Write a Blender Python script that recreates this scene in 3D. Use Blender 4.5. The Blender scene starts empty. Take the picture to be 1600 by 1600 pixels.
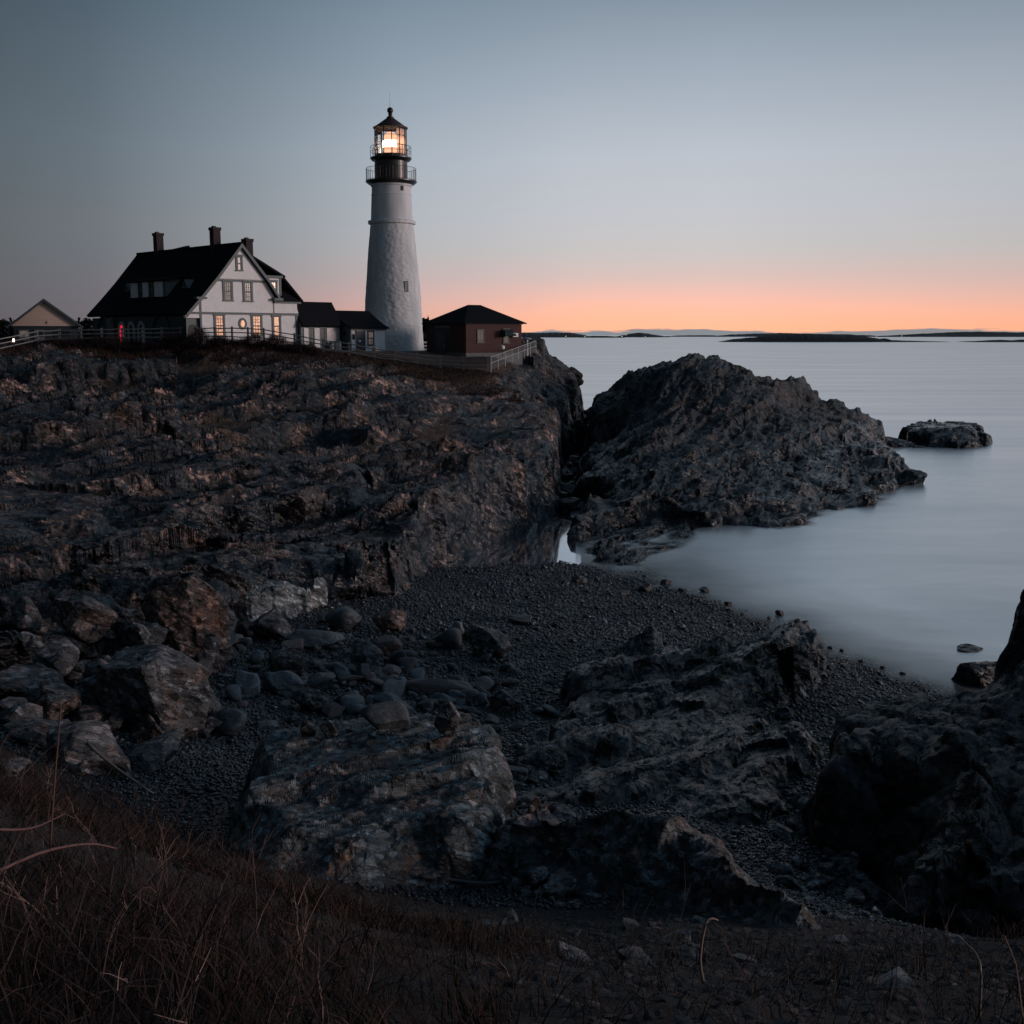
import bpy, math, random
import numpy as np
from mathutils import Vector, Matrix

# ------------------------------------------------------------------ camera
F, CZ = 1760.0, 12.2                      # focal length in photo pixels (1600 wide), eye height above the sea
PITCH = math.atan(277 / F)
CP, SP = math.cos(PITCH), math.sin(PITCH)
scene = bpy.context.scene
col = scene.collection
cam_d = bpy.data.cameras.new("camera")
cam = bpy.data.objects.new("camera", cam_d)
col.objects.link(cam)
cam.location = (0, 0, CZ)
cam.rotation_euler = (math.pi / 2 - PITCH, 0, 0)
cam_d.sensor_width = 36.0
cam_d.lens = 36.0 * F / 1600.0
cam_d.clip_start = 0.1
cam_d.clip_end = 90000
scene.camera = cam

# ------------------------------------------------------------------ node helper
class NT:
    def __init__(self, tree):
        self.t = tree; tree.nodes.clear()
    def n(self, kind, **kw):
        nd = self.t.nodes.new(kind)
        ins = kw.pop('ins', {})
        for k, v in kw.items(): setattr(nd, k, v)
        for k, v in ins.items():
            s = nd.inputs[k]
            if hasattr(v, 'is_output') or isinstance(v, bpy.types.NodeSocket): self.t.links.new(v, s)
            else: s.default_value = v
        return nd
    def m(self, op, a, b=None, c=None, clamp=False):
        nd = self.t.nodes.new('ShaderNodeMath'); nd.operation = op; nd.use_clamp = clamp
        for i, v in enumerate((a, b, c)):
            if v is None: continue
            if isinstance(v, bpy.types.NodeSocket): self.t.links.new(v, nd.inputs[i])
            else: nd.inputs[i].default_value = v
        return nd.outputs[0]
    def ramp(self, fac, stops, interp='LINEAR'):
        nd = self.t.nodes.new('ShaderNodeValToRGB'); cr = nd.color_ramp; cr.interpolation = interp
        while len(cr.elements) > 1: cr.elements.remove(cr.elements[-1])
        for i, (p, c) in enumerate(stops):
            e = cr.elements[0] if i == 0 else cr.elements.new(p)
            e.position = p
            e.color = (c, c, c, 1) if isinstance(c, (int, float)) else (*c, 1)
        self.t.links.new(fac, nd.inputs[0])
        return nd.outputs[0]
    def mix(self, fac, a, b, mode='MIX'):
        nd = self.t.nodes.new('ShaderNodeMix'); nd.data_type = 'RGBA'; nd.blend_type = mode
        for idx, v in ((0, fac), (6, a), (7, b)):
            if isinstance(v, bpy.types.NodeSocket): self.t.links.new(v, nd.inputs[idx])
            elif idx == 0: nd.inputs[0].default_value = v
            else: nd.inputs[idx].default_value = (*v, 1) if len(v) == 3 else v
        return nd.outputs[2]
    def link(self, a, b): self.t.links.new(a, b)

def srgb(r, g, b):
    f = lambda c: (c / 255 / 12.92) if c / 255 <= 0.04045 else ((c / 255 + 0.055) / 1.055) ** 2.4
    return (f(r), f(g), f(b))

# ------------------------------------------------------------------ sky and light
SUN_AZ = 98.0      # degrees clockwise from the view direction: dawn is to the right of the picture
SUN_EL = 7.0
world = bpy.data.worlds.new("World"); scene.world = world
world.use_nodes = True
W = NT(world.node_tree)
tc = W.n('ShaderNodeTexCoord')
sep = W.n('ShaderNodeSeparateXYZ', ins={0: tc.outputs['Generated']})
x, y, z = sep.outputs
elev = W.m('MULTIPLY', W.m('ARCSINE', z), 180 / math.pi)           # degrees above the horizon
az = W.m('MULTIPLY', W.m('ARCTAN2', x, y), 180 / math.pi)          # degrees, 0 = out to sea, + to the dawn
# slow ripples in the colour bands so that they are not ruled lines
nz = W.n('ShaderNodeTexNoise', ins={'Vector': W.n('ShaderNodeMapping', ins={'Vector': tc.outputs['Generated'], 'Scale': (2.0, 2.0, 14.0)}).outputs[0], 'Scale': 2.0, 'Detail': 3.0})
wob = W.m('MULTIPLY', W.m('SUBTRACT', nz.outputs[0], 0.5), 0.7)
e01 = W.m('DIVIDE', W.m('ADD', elev, wob), 90.0)
D = 1 / 90.0
skyc = W.ramp(e01, [
    (0.0, srgb(255, 180, 142)), (0.5 * D, srgb(255, 182, 146)), (1.1 * D, srgb(250, 184, 156)), (1.9 * D, srgb(232, 184, 170)),
    (2.9 * D, srgb(208, 184, 178)), (4.0 * D, srgb(192, 187, 186)), (6.0 * D, srgb(185, 187, 193)), (8.5 * D, srgb(178, 184, 193)),
    (11.5 * D, srgb(158, 168, 180)), (15.5 * D, srgb(126, 140, 154)), (24 * D, srgb(104, 122, 136)), (45 * D, srgb(66, 88, 110)), (1.0, srgb(52, 74, 98))])
# brightness round the compass: dark behind and to the left, bright towards the dawn
azf = W.m('DIVIDE', W.m('ADD', az, 180.0), 360.0)
A = lambda d: (d + 180) / 360.0
azb = W.ramp(azf, [(0.0, .20), (A(-90), .12), (A(-45), .14), (A(-26), .235), (A(-20), .33), (A(-12), .60), (A(-5), .88), (A(3), 1.02), (A(10), 1.05),
                   (A(18), .98), (A(26), .90), (A(60), 1.25), (A(100), 1.5), (A(130), .8), (A(160), .27), (1.0, .20)])
# away from the dawn the horizon loses its orange
cool = W.ramp(e01, [(0.0, srgb(166, 164, 176)), (2 * D, srgb(172, 174, 186)), (5 * D, srgb(172, 182, 192)), (9 * D, srgb(158, 178, 194)), (16 * D, srgb(120, 146, 166)), (45 * D, srgb(66, 90, 112)), (1.0, srgb(52, 74, 98))])
wf = W.ramp(azf, [(0.0, 0), (A(-40), 0.0), (A(-20), .08), (A(-8), .60), (A(4), 1), (A(28), 1), (A(60), .45), (A(110), .4), (A(150), .1), (1.0, 0)])
skyc = W.mix(wf, cool, skyc)
skyc = W.mix(1.0, skyc, azb, 'MULTIPLY')
# a thin bank of slate cloud lying on the horizon
cn = W.n('ShaderNodeTexNoise', ins={'Vector': W.n('ShaderNodeMapping', ins={'Vector': tc.outputs['Generated'], 'Scale': (7.0, 7.0, 60.0)}).outputs[0], 'Scale': 1.6, 'Detail': 5.0, 'Roughness': .55})
top = W.m('ADD', W.m('MULTIPLY', W.m('SUBTRACT', cn.outputs[0], 0.5), 1.0), 0.20)
cl = W.m('MULTIPLY', W.m('SUBTRACT', top, elev), 14.0, clamp=True)
cl = W.m('MULTIPLY', cl, W.ramp(azf, [(A(-10), 0), (A(-2), 1), (A(60), .8), (A(90), 0)]))
skyc = W.mix(cl, skyc, srgb(120, 132, 140))
# a little of the physical twilight sky on top
sky = W.n('ShaderNodeTexSky', sky_type='NISHITA', sun_disc=False, sun_elevation=math.radians(SUN_EL), sun_rotation=math.radians(SUN_AZ), altitude=15.0, dust_density=1.5)
bg1 = W.n('ShaderNodeBackground', ins={'Color': sky.outputs[0], 'Strength': 0.0})
bg2 = W.n('ShaderNodeBackground', ins={'Color': skyc, 'Strength': 1.0})
add = W.n('ShaderNodeAddShader', ins={0: bg1.outputs[0], 1: bg2.outputs[0]})
wo = W.n('ShaderNodeOutputWorld', ins={0: add.outputs[0]})
SKY_BG = bg1
bg1.inputs['Strength'].default_value = 0.002

sun_d = bpy.data.lights.new("sun", 'SUN')
sun_d.energy = 1.2; sun_d.angle = math.radians(12); sun_d.color = (1.0, 0.76, 0.68)
sun = bpy.data.objects.new("sun", sun_d); col.objects.link(sun)
sa, se = math.radians(SUN_AZ), math.radians(SUN_EL)
sun.rotation_euler = Vector((math.sin(sa) * math.cos(se), math.cos(sa) * math.cos(se), math.sin(se))).to_track_quat('Z', 'Y').to_euler()
vs = scene.view_settings
vs.view_transform = 'Standard'; vs.look = 'None'; vs.exposure = 0.13; vs.gamma = 1
scene.cycles.use_denoising = True
scene.cycles.max_bounces = 5
scene.cycles.transparent_max_bounces = 12
scene.cycles.sample_clamp_indirect = 4

# ------------------------------------------------------------------ design helpers: a photo pixel at a known distance -> a point in the world
def ray(px, py):
    r = (px - 800) / F; u = (800 - py) / F
    return np.array([r, CP + u * SP, -SP + u * CP])
def P(px, py, Y):
    d = ray(px, py); return np.array([0, 0, CZ]) + d * (Y / d[1])
def PZ(px, py, z):
    d = ray(px, py); return np.array([0, 0, CZ]) + d * ((z - CZ) / d[2])

# ------------------------------------------------------------------ numpy noise
def hsh(ix, iy, s):
    h = (ix.astype(np.int64) * 374761393 + iy.astype(np.int64) * 668265263 + s * 1442695041) & 0xFFFFFFFF
    h = ((h ^ (h >> 13)) * 1274126177) & 0xFFFFFFFF
    h = ((h ^ (h >> 16)) * 2246822519) & 0xFFFFFFFF
    return ((h ^ (h >> 15)) & 0xFFFFFF) / float(0xFFFFFF)
def vnoise(x, y, s):
    ix = np.floor(x); iy = np.floor(y); fx = x - ix; fy = y - iy
    fx = fx * fx * fx * (fx * (fx * 6 - 15) + 10); fy = fy * fy * fy * (fy * (fy * 6 - 15) + 10)
    a = hsh(ix, iy, s); b = hsh(ix + 1, iy, s); c = hsh(ix, iy + 1, s); d = hsh(ix + 1, iy + 1, s)
    return (a + (b - a) * fx + (c - a) * fy + (a - b - c + d) * fx * fy) * 2 - 1
def fbm(x, y, s, o=4, g=.5):
    v = 0; a = 1; t = 0
    for i in range(o):
        v = v + a * vnoise(x * 2 ** i + 17.3 * i, y * 2 ** i - 9.1 * i, s + i); t += a; a *= g
    return v / t
def facets(x, y, size, s, ang=50, stretch=2.2, tilt=.35, lift=.3, warp=.25, bias=.5, crack=.12, cw=.06, soft=20.0):
    """height of a field of broken, tilted blocks elongated along the strike"""
    c, sn = math.cos(math.radians(ang)), math.sin(math.radians(ang))
    a = (x * c + y * sn) / (size * stretch); b = (x * sn - y * c) / size
    wx = fbm(a * 1.7, b * 1.7, s + 50, 3); wy = fbm(a * 1.7 + 31, b * 1.7 - 12, s + 60, 3)
    a = a + warp * wx; b = b + warp * wy
    ia = np.floor(a); ib = np.floor(b)
    d1 = np.full(a.shape, 9.0); d2 = np.full(a.shape, 9.0); h = np.zeros(a.shape); sw = np.full(a.shape, 1e-9)
    for i in (-1, 0, 1):
        for j in (-1, 0, 1):
            ca = ia + i; cb = ib + j
            pa = ca + .12 + .76 * hsh(ca, cb, s); pb = cb + .12 + .76 * hsh(ca, cb, s + 1)
            da = a - pa; db = b - pb
            d = np.maximum(np.abs(da) * .9 + np.abs(db) * .25, np.abs(db)) * .6 + .4 * np.sqrt(da * da + db * db)
            hv = lift * (hsh(ca, cb, s + 2) * 2 - 1) + tilt * (db * (bias + .9 * (hsh(ca, cb, s + 3) - .3)) + da * 1.2 * (hsh(ca, cb, s + 4) - .5))
            w = np.exp(-soft * d); h = h + w * hv; sw = sw + w
            d2 = np.where(d < d1, d1, np.minimum(d2, d)); d1 = np.minimum(d1, d)
    return (h / sw - crack * np.exp(-(d2 - d1) / cw)) * size
def ledges(x, y, period, s, ang=50):
    """long broken steps: the ground climbs gently across the strike, then drops in a short face"""
    c, sn = math.cos(math.radians(ang)), math.sin(math.radians(ang))
    a = (x * c + y * sn) / period; b = (x * sn - y * c) / period
    blk = np.floor(a / 2.6 + .8 * fbm(a / 5, b / 2, s + 5, 2))                   # joints across the strike shift each run of ledge
    b = b + .9 * fbm(a / 4, b / 3, s + 9, 3) + .35 * (hsh(blk, np.zeros_like(blk), s + 3) - .5) + .06 * fbm(a * 3, b * 3, s + 2, 2)
    k = np.floor(b); f = b - k
    amp = .35 + .9 * hsh(k, blk, s)
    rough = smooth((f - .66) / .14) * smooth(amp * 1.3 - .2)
    return period * (amp * np.where(f < .87, f / .87, (1 - f) / .13) - .4), rough
def smooth(t):
    t = np.clip(t, 0, 1); return t * t * (3 - 2 * t)

def tps(pts, lam=.02):
    """thin-plate surface through scattered (x, y, z)"""
    p = np.array(pts, float); n = len(p); S = 30.0
    q = p[:, :2] / S
    r2 = ((q[:, None] - q[None]) ** 2).sum(-1)
    K = np.where(r2 > 0, r2 * np.log(np.maximum(r2, 1e-12)), 0) + lam * np.eye(n)
    Pm = np.c_[np.ones(n), q]
    Amat = np.block([[K, Pm], [Pm.T, np.zeros((3, 3))]])
    w = np.linalg.solve(Amat, np.r_[p[:, 2], 0, 0, 0])
    def f(x, y):
        x = x / S; y = y / S
        out = w[n] + w[n + 1] * x + w[n + 2] * y
        for i in range(n):
            d = (x - q[i, 0]) ** 2 + (y - q[i, 1]) ** 2
            out = out + w[i] * d * np.log(np.maximum(d, 1e-12))
        return out
    return f
def sdist(poly, x, y):
    """signed distance to a polygon, positive inside"""
    poly = [tuple(v[:2]) for v in poly]
    d = np.full(x.shape, 1e18); ins = np.zeros(x.shape, bool)
    for (ax, ay), (bx, by) in zip(poly, poly[1:] + poly[:1]):
        ex, ey = bx - ax, by - ay
        t = np.clip(((x - ax) * ex + (y - ay) * ey) / (ex * ex + ey * ey), 0, 1)
        d = np.minimum(d, (x - ax - t * ex) ** 2 + (y - ay - t * ey) ** 2)
        c = ((ay > y) != (by > y)) & (x < (bx - ax) * (y - ay) / (by - ay + 1e-12) + ax)
        ins ^= c
    return np.where(ins, 1, -1) * np.sqrt(d)
def inv(pts):      # rows are either (px, py, Y) or ('z', px, py, z) or ('w', x, y, z)
    out = []
    for r in pts:
        if r[0] == 'z': out.append(PZ(*r[1:]))
        elif r[0] == 'w': out.append(np.array(r[1:], float))
        else: out.append(P(*r))
    return out
Zf = lambda *a: ('z',) + a
Wf = lambda *a: ('w',) + a

# ------------------------------------------------------------------ the lie of the land
base_pts = inv([Zf(880, 886, 0.05), Zf(940, 893, .02), Zf(1000, 908, 0), Zf(1100, 942, 0), Zf(1200, 988, 0), Zf(1290, 1032, 0), Zf(1380, 1052, 0), Zf(1460, 1085, 0),
    Zf(1250, 940, -.8), Zf(1350, 960, -1.0), Zf(1500, 1010, -1), Zf(1050, 890, -.35), Zf(1150, 880, -1), Zf(1400, 850, -2), Zf(1000, 870, -.6),
    Wf(20, 75, -2.5), Wf(35, 60, -3), Wf(45, 100, -4), Wf(60, 40, -3), Wf(30, 35, -1.5), Wf(22, 34, -.7), Wf(0, 170, -4), Wf(60, 160, -5), Wf(-60, 200, -4), Wf(110, 110, -5),
    Zf(760, 870, -.35), Zf(850, 855, -.35), Zf(690, 880, -.2), Zf(865, 815, -.25), Zf(855, 780, .25), Zf(880, 750, .5), Zf(915, 702, -.08), Zf(900, 725, .5), Zf(930, 670, 1.6), Wf(7.6, 128, 3.6), Wf(7.8, 124, 4.3), Wf(8, 138, .5),
    Zf(660, 905, .7), Zf(700, 893, .35), Zf(790, 888, .12), Zf(800, 950, .75), Zf(1000, 960, .45), Zf(600, 960, 1.2), Zf(450, 1000, 1.6), Zf(350, 1060, 2.2), Zf(300, 1150, 2.9),
    Zf(800, 1050, 1.3), Zf(700, 1120, 1.8), Zf(950, 1100, 1.2), Zf(1150, 1020, .5), Zf(1300, 1080, .45), Zf(1350, 1110, .6), Zf(1250, 1180, 1.2), Zf(1430, 1095, .25), Zf(1100, 1150, 1.3),
    Zf(700, 1000, 1.1), Zf(900, 1010, .9), Zf(1000, 1230, 2.2), Zf(1200, 1240, 1.8),
    Wf(9, 17, 2.0), Wf(6.5, 18.5, 2.0), Wf(12, 22, 1.5), Wf(5, 17.5, 3.2), Wf(14, 15, 3.5),
    Wf(0, 14, 4.4), Wf(0, 11, 5.9), Wf(0, 8, 7.4), Wf(0, 5, 9.0), Wf(0, 2, 10.4), Wf(0, -6, 11.2), Wf(0, 17.5, 3.9), Wf(0, 21, 3.0), Wf(2, 17, 3.9), Wf(2.5, 20, 3.1), Wf(-3, 20, 3.3),
    Wf(3, 14.5, 4.4), Wf(3, 11, 5.9), Wf(3, 7.5, 7.7), Wf(5.5, 12, 5.4), Wf(5.5, 9, 6.9), Wf(4, 5, 8.9), Wf(9, 10.5, 6.1), Wf(9, 7, 8.0), Wf(14, 9, 7), Wf(10, -5, 10.8), Wf(20, 4, 8.5),
    Wf(-3, 12, 6.0), Wf(-3, 9, 7.6), Wf(-3, 6, 9.0), Wf(-2, 15, 4.3), Wf(-4.5, 10, 7.9), Wf(-4.2, 8, 9.0), Wf(-5, 13, 6.3), Wf(-4, 4, 10.0), Wf(-10, 6, 10.3), Wf(-10, -5, 11.2),
    Wf(-6, 16.5, 4.6), Wf(-4, 17.5, 3.9), Wf(-9, 17, 5.5), Wf(-9, 12, 8.0), Wf(-9, 22, 4), Wf(-6.5, 22, 3.4), Wf(-14, 14, 8.5), Wf(-20, 20, 7), Wf(-25, 8, 10.5)])
T0 = tps(base_pts)

HEAD = [Wf(-70, 30, 0), Wf(-30, 22, 0), Wf(-14, 19.5, 0), Zf(0, 1190, 4.2), Zf(110, 1170, 3.8), Zf(190, 1100, 3.4), Zf(300, 1030, 2.4), Zf(345, 985, 2.0), Zf(400, 960, 1.7), Zf(500, 938, 1.4),
        Zf(610, 925, 1.1), Zf(655, 905, .8), Zf(668, 885, .1), Zf(760, 866, 0), Zf(805, 838, 0), Zf(835, 830, 0), Zf(862, 800, 0), Zf(866, 775, .1), Zf(862, 740, .4), Zf(890, 712, .3), Zf(903, 690, .2), Zf(926, 655, 1.5),
        Wf(9.6, 124, 0), Wf(9.0, 131, 0), Wf(3, 142, 0), Wf(-12, 150, 0), Wf(-40, 160, 0), Wf(-90, 170, 0), Wf(-110, 60, 0)]
head_pts = inv([Wf(-60, 95, 11.6), Wf(-85, 140, 11), (0, 548, 94), (58, 541, 96), (126, 543, 97), (191, 545, 97), (252, 546, 97), (312, 543, 97), (362, 541, 97), (412, 541, 97), (460, 543, 97), (504, 551, 97), (545, 556, 97), (584, 561, 97), (616, 564, 97),
    (652, 570, 97), (688, 578, 97), (724, 580, 96), (762, 578, 96), (800, 564, 105), (838, 549, 114), (846, 549, 116),
    Wf(-38, 110, 11.3), Wf(-24, 102, 11.2), Wf(-16, 106, 10.8), Wf(-12, 116, 10.35), Wf(-4, 108, 10.2), Wf(1, 112, 10.3), Wf(-4, 120, 10), Wf(-20, 125, 10.2), Wf(-50, 130, 10.5), Wf(-30, 145, 8), Wf(3.0, 118, 10.3), (880, 574, 118), (893, 580, 119), (907, 603, 119), (912, 630, 118), Wf(6.4, 124, 6.8), Wf(-2, 134, 6),
    (0, 620, 78), (200, 640, 75), (450, 620, 80), (650, 625, 82), (780, 645, 87), (850, 655, 100), (880, 660, 108), (890, 620, 117), (740, 600, 93), (600, 590, 90), (300, 590, 88), (100, 585, 86),
    (0, 720, 58), (110, 690, 62), (250, 700, 62), (430, 720, 65), (600, 700, 72), (720, 700, 78),
    (0, 820, 45), (200, 800, 50), (400, 815, 53), (530, 815, 54), (655, 790, 57.5), (700, 757, 61), (740, 733, 64), (790, 706, 69.5), (830, 686, 77), (862, 664, 87), (887, 640, 101),
    (0, 900, 38), (150, 900, 38.5), (330, 875, 44), (520, 838, 51), (600, 830, 54), (640, 845, 54.5), (450, 860, 47), (420, 900, 43),
    (0, 1000, 31), (100, 1000, 31), (250, 955, 34), (320, 960, 33.5), (60, 1100, 25.5), (150, 1080, 26.5), (0, 1150, 23), Wf(-16, 24, 5.5), Wf(-25, 40, 6.5), Wf(-40, 60, 9), Wf(-60, 80, 11)])
ISLE = [Zf(858, 848, 0), Zf(905, 886, 0), Zf(1000, 888, 0), Zf(1075, 862, 0), Zf(1112, 842, 0), Zf(1140, 826, 0), Zf(1210, 832, 0), Zf(1305, 826, 0), Zf(1318, 800, 0), Zf(1392, 790, 0), Zf(1405, 768, 0), Zf(1458, 757, 0),
        Zf(1455, 742, 0), Zf(1405, 722, 0), Zf(1398, 692, 0), Wf(45, 140, 0), Wf(38, 150, 0), Wf(24, 150, 0), Wf(14, 142, 0), Wf(9.0, 134, 0), Wf(8.3, 127, 0), Wf(8.5, 116, 0), Zf(925, 690, .3), Zf(905, 712, .3), Zf(892, 740, .3), Zf(886, 780, .1), Zf(882, 815, 0), Zf(895, 826, 0)]
isle_pts = inv([(1050, 560, 105), (1110, 560, 106), (1163, 572, 107), (1010, 577, 104), (985, 600, 106), (950, 618, 110), (936, 630, 114), (1186, 600, 107), (1215, 608, 108), (1250, 616, 109), (1290, 636, 112), (1330, 656, 116), (1368, 668, 122), (1390, 682, 128),
    Wf(30, 132, 3.5), Wf(18, 125, 7), Wf(12, 128, 3.5), (1000, 680, 88), (1050, 650, 94), (1120, 650, 95), (1200, 680, 93), (1290, 700, 95), (1350, 700, 102), (960, 690, 92), (930, 700, 95),
    (940, 770, 76), (1000, 765, 76), (1080, 760, 77), (1130, 770, 76), (1200, 770, 79), (1270, 775, 80), (1300, 765, 84), (1350, 765, 84), (1370, 745, 89), (1420, 745, 91), (1445, 748, 93), (1240, 800, 75.5), (1290, 806, 74), (1100, 820, 69), (1060, 845, 65), (1000, 868, 60.5), (950, 860, 61.5), (900, 862, 61.5), (900, 845, 64), (950, 820, 67), (1150, 800, 73)])
RIGHT = [Wf(5.6, 16.2, 0), Wf(6.0, 19, 0), Wf(6.5, 22.5, 0), Wf(7.4, 25, 0), Wf(9.2, 26.2, 0), Wf(10.4, 26.0, 0), Wf(11.3, 27.0, 0), Wf(13, 29.5, 0), Wf(20, 33, 0), Wf(45, 36, 0), Wf(45, 12, 0), Wf(14, 12.5, 0), Wf(9, 13.5, 0)]
right_pts = inv([(1600, 975, 25), (1570, 1030, 25), (1545, 1065, 25), (1500, 1080, 23.5), (1470, 1074, 23.5), (1430, 1092, 22), (1380, 1098, 22), (1325, 1102, 22), (1305, 1150, 21), (1300, 1230, 19.0), (1350, 1250, 18.5), (1400, 1200, 20), (1450, 1150, 22),
    (1500, 1200, 19), (1560, 1160, 20), (1600, 1120, 21), (1420, 1300, 17), (1500, 1300, 17), (1600, 1250, 18), (1600, 1350, 16), (1480, 1380, 15.6), (1370, 1340, 16.2), (1290, 1340, 16.5), (1600, 1420, 14), Wf(16, 28, 7.5), Wf(22, 26, 8), Wf(30, 25, 9), Wf(16, 20, 6.5), Wf(20, 15, 7)])
NEAR = [Zf(742, 1275, 5.2), Zf(765, 1240, 5.4), Zf(860, 1215, 5.2), Zf(960, 1236, 5), Zf(1100, 1250, 5.0), Zf(1190, 1272, 5.2), Zf(1245, 1290, 5.4), Zf(1345, 1362, 5.5), Zf(1420, 1405, 5.7), Zf(1520, 1425, 5.8), Zf(1530, 1455, 5.7), Zf(1440, 1470, 5.4), Zf(1370, 1480, 5.3), Zf(1280, 1470, 5.3), Zf(1150, 1440, 5.2),
        Zf(1050, 1400, 5.0), Zf(930, 1370, 4.8), Zf(850, 1330, 4.7), Zf(790, 1300, 4.8)]
near_pts = inv([(800, 1240, 15.6), (860, 1222, 16.2), (930, 1255, 15.4), (960, 1245, 16.2), (1040, 1262, 16), (1100, 1262, 16), (1180, 1280, 15.4), (1240, 1300, 14.6), (1290, 1335, 14.0), (1335, 1372, 13.4), (1410, 1412, 13.0), (1470, 1425, 12.9), (1510, 1440, 12.7),
    (870, 1290, 15.0), (900, 1330, 14.4), (1000, 1330, 14.6), (1010, 1360, 13.9), (1100, 1320, 14.7), (1100, 1400, 13.0), (1180, 1360, 13.9), (1180, 1430, 12.6), (1250, 1370, 13.6), (1260, 1440, 12.7), (1350, 1430, 12.8), (1340, 1465, 12.2), (1440, 1450, 12.4)])
PALE = [Zf(335, 1250, 4.8), Zf(345, 1175, 4.4), Zf(400, 1150, 4.3), Zf(500, 1138, 4.3), Zf(640, 1140, 4.3), Zf(750, 1152, 4.2), Zf(792, 1195, 4.3), Zf(790, 1250, 4.4), Zf(760, 1310, 4.5), Zf(700, 1350, 4.5), Zf(600, 1400, 4.6), Zf(520, 1400, 4.7), Zf(430, 1370, 4.9), Zf(370, 1365, 5.0), Zf(335, 1315, 5.0)]
pale_pts = inv([(350, 1165, 19.3), (430, 1152, 19.8), (520, 1142, 20.2), (640, 1146, 20.1), (745, 1160, 19.4), (782, 1200, 18.2), (700, 1195, 18.2), (640, 1195, 18.3), (560, 1205, 18.0), (450, 1215, 17.8), (350, 1220, 17.4), (300, 1270, 15.9), (400, 1290, 15.4), (520, 1290, 15.8), (620, 1270, 16.4), (690, 1260, 16.6), (740, 1250, 16.8),
    (350, 1335, 14.3), (450, 1345, 14.3), (540, 1370, 13.9), (620, 1350, 14.6), (700, 1320, 15.2)])
MID = [Zf(775, 1175, 2.4), Zf(800, 1150, 1.9), Zf(850, 1110, 1.7), Zf(900, 1060, 1.2), Zf(1000, 1020, 1.2), Zf(1060, 1030, 1.1), Zf(1150, 1035, 1), Zf(1215, 1010, .8), Zf(1240, 1000, .9), Zf(1298, 1040, .8), Zf(1280, 1070, .8), Zf(1220, 1100, 1), Zf(1200, 1140, 1.1), Zf(1290, 1150, 1.3),
       Zf(1292, 1260, 2.2), Zf(1200, 1290, 2.6), Zf(1000, 1290, 3), Zf(830, 1270, 3.3), Zf(770, 1230, 3)]
mid_pts = inv([(840, 1145, 26.2), (930, 1110, 28.5), (960, 1062, 31.5), (1060, 1048, 32.5), (1065, 1080, 31), (1150, 1070, 31), (1190, 1050, 32.8), (1240, 1010, 35), (1272, 1016, 34.8), (1285, 1040, 33.8), (1180, 1100, 30), (1130, 1140, 27.5), (1020, 1110, 28.5), (1000, 1160, 26),
    (900, 1180, 24.6), (860, 1210, 23.3), (1000, 1215, 23.2), (1080, 1180, 25), (1150, 1170, 25.7), (1250, 1160, 26.4), (1200, 1210, 23.8), (1100, 1240, 22.2), (1200, 1255, 21.8), (950, 1250, 21.8)])

SKERRY = [Zf(1412, 690, 0), Zf(1432, 699, 0), Zf(1482, 701, 0), Zf(1532, 699, 0), Zf(1550, 692, 0), Zf(1545, 682, 0), Zf(1490, 677, 0), Zf(1430, 679, 0)]
skerry_pts = inv([(1425, 690, 124), (1445, 676, 126), (1465, 673, 126), (1500, 667, 127), (1525, 677, 127), (1542, 692, 124), (1480, 692, 122), (1480, 668, 131)])
WHITE = [Zf(332, 990, 2), Zf(340, 950, 2.5), Zf(395, 912, 2.8), Zf(470, 884, 3), Zf(510, 893, 2.5), Zf(514, 930, 1.8), Zf(465, 955, 1.7), Zf(400, 985, 1.7)]
white_pts = inv([(350, 968, 37), (365, 948, 38.5), (420, 922, 40.5), (420, 945, 39), (480, 897, 43), (485, 920, 41.5), (440, 960, 37.5), (500, 915, 42.5)])
LAY = {}
for nm, poly, pts in (('head', HEAD, head_pts), ('isle', ISLE, isle_pts), ('right', RIGHT, right_pts), ('near', NEAR, near_pts), ('pale', PALE, pale_pts), ('mid', MID, mid_pts), ('skerry', SKERRY, skerry_pts), ('white', WHITE, white_pts)):
    LAY[nm] = (inv(poly), tps(pts, .01))
ORDER = ['base', 'head', 'isle', 'right', 'near', 'pale', 'mid', 'skerry', 'white']
# edge width of the flank, size of the edge wobble, block layers (size, strength)
PAR = {'head': (1.9, 1.1, ((8.0, .50), (3.0, .58), (1.15, .85), (.45, .8))),
       'isle': (3.4, 1.3, ((7.0, .50), (3.0, .62), (1.1, .80), (.45, .7))),
       'right': (1.5, .8, ((3.2, .75), (1.3, .85), (.5, .7), (.2, .5))),
       'near': (1.3, .35, ((1.9, .42), (.8, .55), (.32, .55), (.13, .45))),
       'pale': (1.0, .4, ((2.6, .32), (1.1, .42), (.42, .5), (.17, .55))),
       'mid': (1.3, .6, ((3.0, .38), (1.2, .42), (.5, .45), (.2, .35))),
       'white': (.7, .4, ((2.0, .4), (.9, .6), (.4, .5))),
       'skerry': (2.4, .8, ((2.6, .25), (1.2, .35), (.6, .35)))}
ANG = {'head': 52, 'isle': 62, 'right': 70, 'near': 35, 'pale': 40, 'mid': 55, 'skerry': 20, 'white': 50}

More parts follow.
